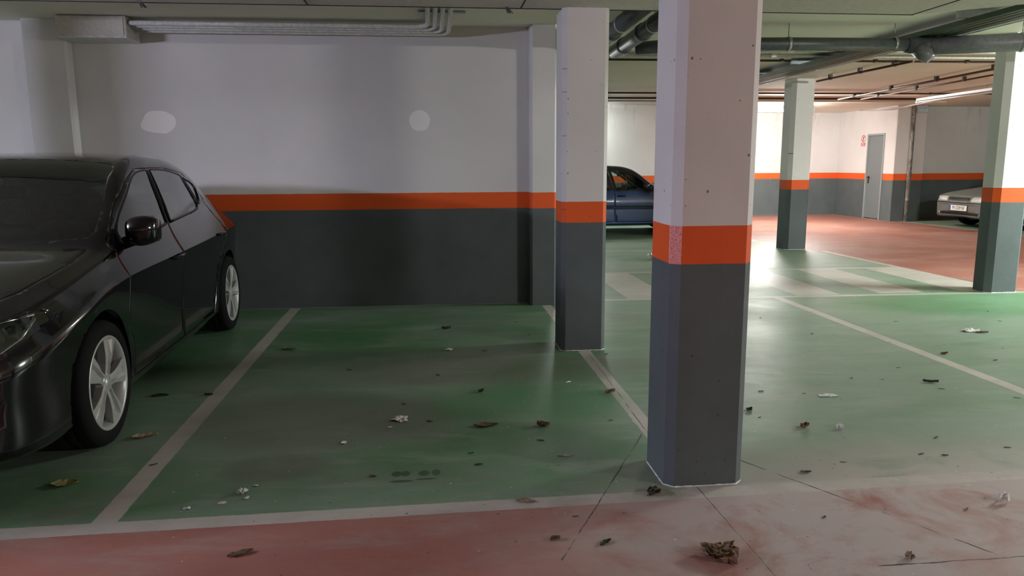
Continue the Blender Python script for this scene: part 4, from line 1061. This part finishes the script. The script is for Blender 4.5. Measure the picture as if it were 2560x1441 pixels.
# --- older saloon tables shared by the blue and the grey car
def old_car(**kw):
    d = dict(
     keys=[1.15, 1.25], nose=.03, tail=.03, tuck=.975, mid=.985, R=.285, rim=.178, axles=(.82, 3.30), wheel_x=.825, seat_z=.20, dash_s=1.34,
     W=[(0, .66), (.03, .74), (.08, .785), (.16, .81), (.3, .825), (.5, .832), (.8, .838), (3.4, .835), (3.7, .825), (3.9, .80), (4.05, .76), (4.12, .70), (4.15, .62)],
     bot=[(0, .26), (.03, .22), (.1, .20), (.4, .19), (3.7, .20), (3.95, .24), (4.1, .30), (4.15, .36)],
     zcr=[(0, .50), (.08, .53), (.3, .58), (.8, .62), (1.3, .635), (2, .64), (2.8, .65), (3.4, .66), (3.9, .66), (4.15, .58)],
     xb=[(0, .62), (.03, .70), (.08, .745), (.15, .77), (.4, .785), (.8, .79), (1.15, .79), (1.3, .79), (2, .79), (2.7, .785), (3.2, .77), (3.5, .755), (3.9, .72), (4.05, .68), (4.15, .56)],
     zb=[(0, .60), (.03, .635), (.08, .66), (.15, .68), (.4, .72), (.8, .775), (1.15, .825), (1.3, .845), (2, .855), (2.7, .870), (3.2, .885), (3.5, .90), (3.8, .90), (4.0, .87), (4.15, .74)],
     xr=[(0, .55), (.03, .62), (.08, .66), (.15, .69), (.4, .70), (.8, .70), (1.2, .70), (1.4, .69), (1.6, .65), (1.8, .61), (2.0, .585), (2.2, .575), (2.6, .57), (3, .57), (3.4, .59), (3.7, .64), (3.95, .64), (4.1, .62), (4.15, .50)],
     zr=[(0, .62), (.03, .655), (.08, .68), (.15, .70), (.4, .745), (.8, .80), (1.2, .868), (1.4, .985), (1.6, 1.135), (1.8, 1.250), (2.0, 1.298), (2.35, 1.312), (2.8, 1.305), (3.1, 1.265), (3.35, 1.19), (3.6, 1.04), (3.85, .93), (4.05, .89), (4.15, .76)],
     zc=[(0, .63), (.03, .67), (.08, .70), (.15, .72), (.4, .775), (.8, .835), (1.12, .880), (1.25, .950), (1.6, 1.185), (1.8, 1.285), (2.0, 1.335), (2.5, 1.357), (2.9, 1.345), (3.2, 1.29), (3.5, 1.13), (3.75, .97), (3.9, .93), (4.05, .92), (4.15, .78)],
     ws_z=.86, hood_z=.58,
     windshield=smoothpoly([(0, .90), (.35, .905), (.60, .925), (.655, .96), (.60, 1.10), (.535, 1.22), (.48, 1.265), (.25, 1.285), (0, 1.290), (-.25, 1.285), (-.48, 1.265), (-.535, 1.22), (-.60, 1.10), (-.655, .96), (-.60, .925), (-.35, .905)], 2),
     rear_window=smoothpoly([(0, .99), (.48, 1.0), (.56, 1.05), (.50, 1.20), (.42, 1.235), (0, 1.25), (-.42, 1.235), (-.50, 1.20), (-.56, 1.05), (-.48, 1.0)], 2),
     hood=[(-.66, .06), (-.70, .45), (-.705, .85), (-.70, 1.12), (-.3, 1.10), (0, 1.095), (.3, 1.10), (.70, 1.12), (.705, .85), (.70, .45), (.66, .06), (.3, .015), (0, .01), (-.3, .015)],
     front_parts=[], rear_parts=[('tail_light', [(.42, .80), (.72, .80), (.74, .66), (.42, .66)], 'tail_red', True, .4)],
     doors=[(0, [(1.18, .82), (1.16, .50), (1.20, .26), (2.12, .26), (2.15, .6), (2.15, .86), (2.265, 1.277), (1.98, 1.272), (1.80, 1.222), (1.6, 1.105), (1.38, .945)],
             [smoothpoly([(1.41, .895), (1.60, 1.055), (1.79, 1.175), (1.95, 1.225), (2.20, 1.235), (2.11, .862), (1.8, .858)], 3, sharp=(0, 4, 5, 6))]),
            (1, [(2.16, .86), (2.16, .6), (2.13, .26), (2.84, .26), (2.90, .42), (3.02, .56), (3.12, .64), (3.16, .80), (3.24, .93), (3.30, 1.10), (3.10, 1.225), (2.8, 1.275), (2.275, 1.279)],
             [smoothpoly([(2.235, .865), (2.33, 1.236), (2.75, 1.23), (3.03, 1.18), (3.10, .90), (3.02, .882), (2.6, .872)], 3, sharp=(0, 1, 3, 4, 5))])],
     split=2.155, handles=[(2.02, .76, .17), (3.02, .775, .17)], mirror=(1.50, .865), mirror_in=(1.88, 1.15), crease=0, seal=.010)
    d.update(kw); return d
BLUE_T = old_car(side_parts=[('shaded_window_frame', [(1.05, .868), (3.7, .868), (3.7, 1.45), (1.05, 1.45)], 'paint_blue_shaded'), ('rub_strip', [(1.17, .515), (3.0, .515), (3.0, .56), (1.17, .56)], 'blackpl')])  # frames and rails painted darker for the dim ceiling they mirror
carb, fb, xb_ = make_car('car', BLUE_T, 4.15, (5.60, 14.90, 0), PI / 2, 'dark blue saloon car seen side-on between the two near pillars',
    dict(body=M['paint_blue'], glass=M['glass_pale'], side_glass=M['glass_pale'], handle=M['blackpl'], mirror=M['blackpl']), {})
# the hanging ornament behind the blue car's windscreen
orn = empty('hanging_ornament', (.0, 1.72, 1.12)); orn.parent = carb
tube_obj('cord', [(0, 0, .05), (0, .005, -.08)], .003, M['opal'], orn, 6); bm = bmesh.new(); add_lathe(bm, [(-.16, .0), (-.15, .015), (-.12, .018), (-.09, .01), (-.08, 0)], 12, 'z'); bm_obj('pendant', bm, M['opal'], orn)
GREY_T = old_car(W=[(a, b + .012) for a, b in old_car()['W']],
    front_parts=[('bumper_grille', [(-.70, .53), (.70, .53), (.735, .515), (-.735, .515)], 'blackpl', False, .45),
                 ('grille', [(-.36, .645), (.36, .645), (.33, .565), (-.33, .565)], 'paint_grey', False, .2),
                 ('headlight', [(.38, .655), (.70, .655), (.785, .65), (.78, .575), (.70, .555), (.36, .558)], 'lens_grey', True, .45),
                 ('lower_intake', [(-.60, .325), (.60, .325), (.56, .275), (-.56, .275)], 'blackpl', False, .3)],
    zcr=[(0, .485), (.08, .50), (.3, .55), (.8, .62), (1.3, .635), (2, .64), (2.8, .65), (3.4, .66), (3.9, .66), (4.15, .58)])
carg, fg, xg_ = make_car('car', GREY_T, 4.15, (10.98, 14.66, 0), -PI / 2, 'dusty grey car with a white number plate, nose out at the far right',
    dict(body=M['paint_grey'], glass=M['glass_dark'], side_glass=M['glass_dark'], handle=M['blackpl'], mirror=M['paint_grey']), {})
gr = empty('grille_bars', (0, -.022, 0)); gr.parent = carg
for z in (.632, .607, .582): box_obj('slot', (-.31, .31, -.008, .01, z - .009, z + .006), M['ink'], gr)
bp = empty('bumper_detail', (0, 0, 0)); bp.parent = carg
tube_obj('bumper_ridge', [(-.74, .10, .50), (-.66, .01, .50), (-.4, -.028, .50), (0, -.036, .50), (.4, -.028, .50), (.66, .01, .50), (.74, .10, .50)], .014, M['paint_grey'], bp, 8)
tube_obj('lower_slot', [(-.6, .03, .345), (-.3, -.012, .345), (0, -.02, .345), (.3, -.012, .345), (.6, .03, .345)], .012, M['ink'], bp, 8)
pl = empty('license_plate', (0.02, -.040, .42)); pl.parent = carg
box_obj('plate', (-.26, .26, -.012, 0, -.056, .056), M['plate'], pl, .003); box_obj('blue_band', (-.258, -.215, -.0135, -.0125, -.053, .053), M['plate_blue'], pl)
def text_mesh(name, s, size, mat, parent, loc, rot, sx=1.0, ext=.0005):
    cu = bpy.data.curves.new(name, 'FONT'); cu.body = s; cu.size = size; cu.align_x = 'CENTER'; cu.align_y = 'CENTER'; cu.extrude = ext
    tmp = bpy.data.objects.new('tmp', cu); COL.objects.link(tmp); bpy.context.view_layer.update()
    me = bpy.data.meshes.new_from_object(tmp.evaluated_get(bpy.context.evaluated_depsgraph_get())); bpy.data.objects.remove(tmp); bpy.data.curves.remove(cu)
    me.materials.clear(); me.materials.append(mat)
    o = bpy.data.objects.new(name, me); COL.objects.link(o); o.parent = parent; o.location = loc; o.rotation_euler = rot; o.scale = (sx, 1, 1); return o
text_mesh('plate_lettering', 'M\u00b71329\u00b7NF', .105, M['ink'], pl, (.022, -.0135, 0), (PI / 2, 0, 0), .78)
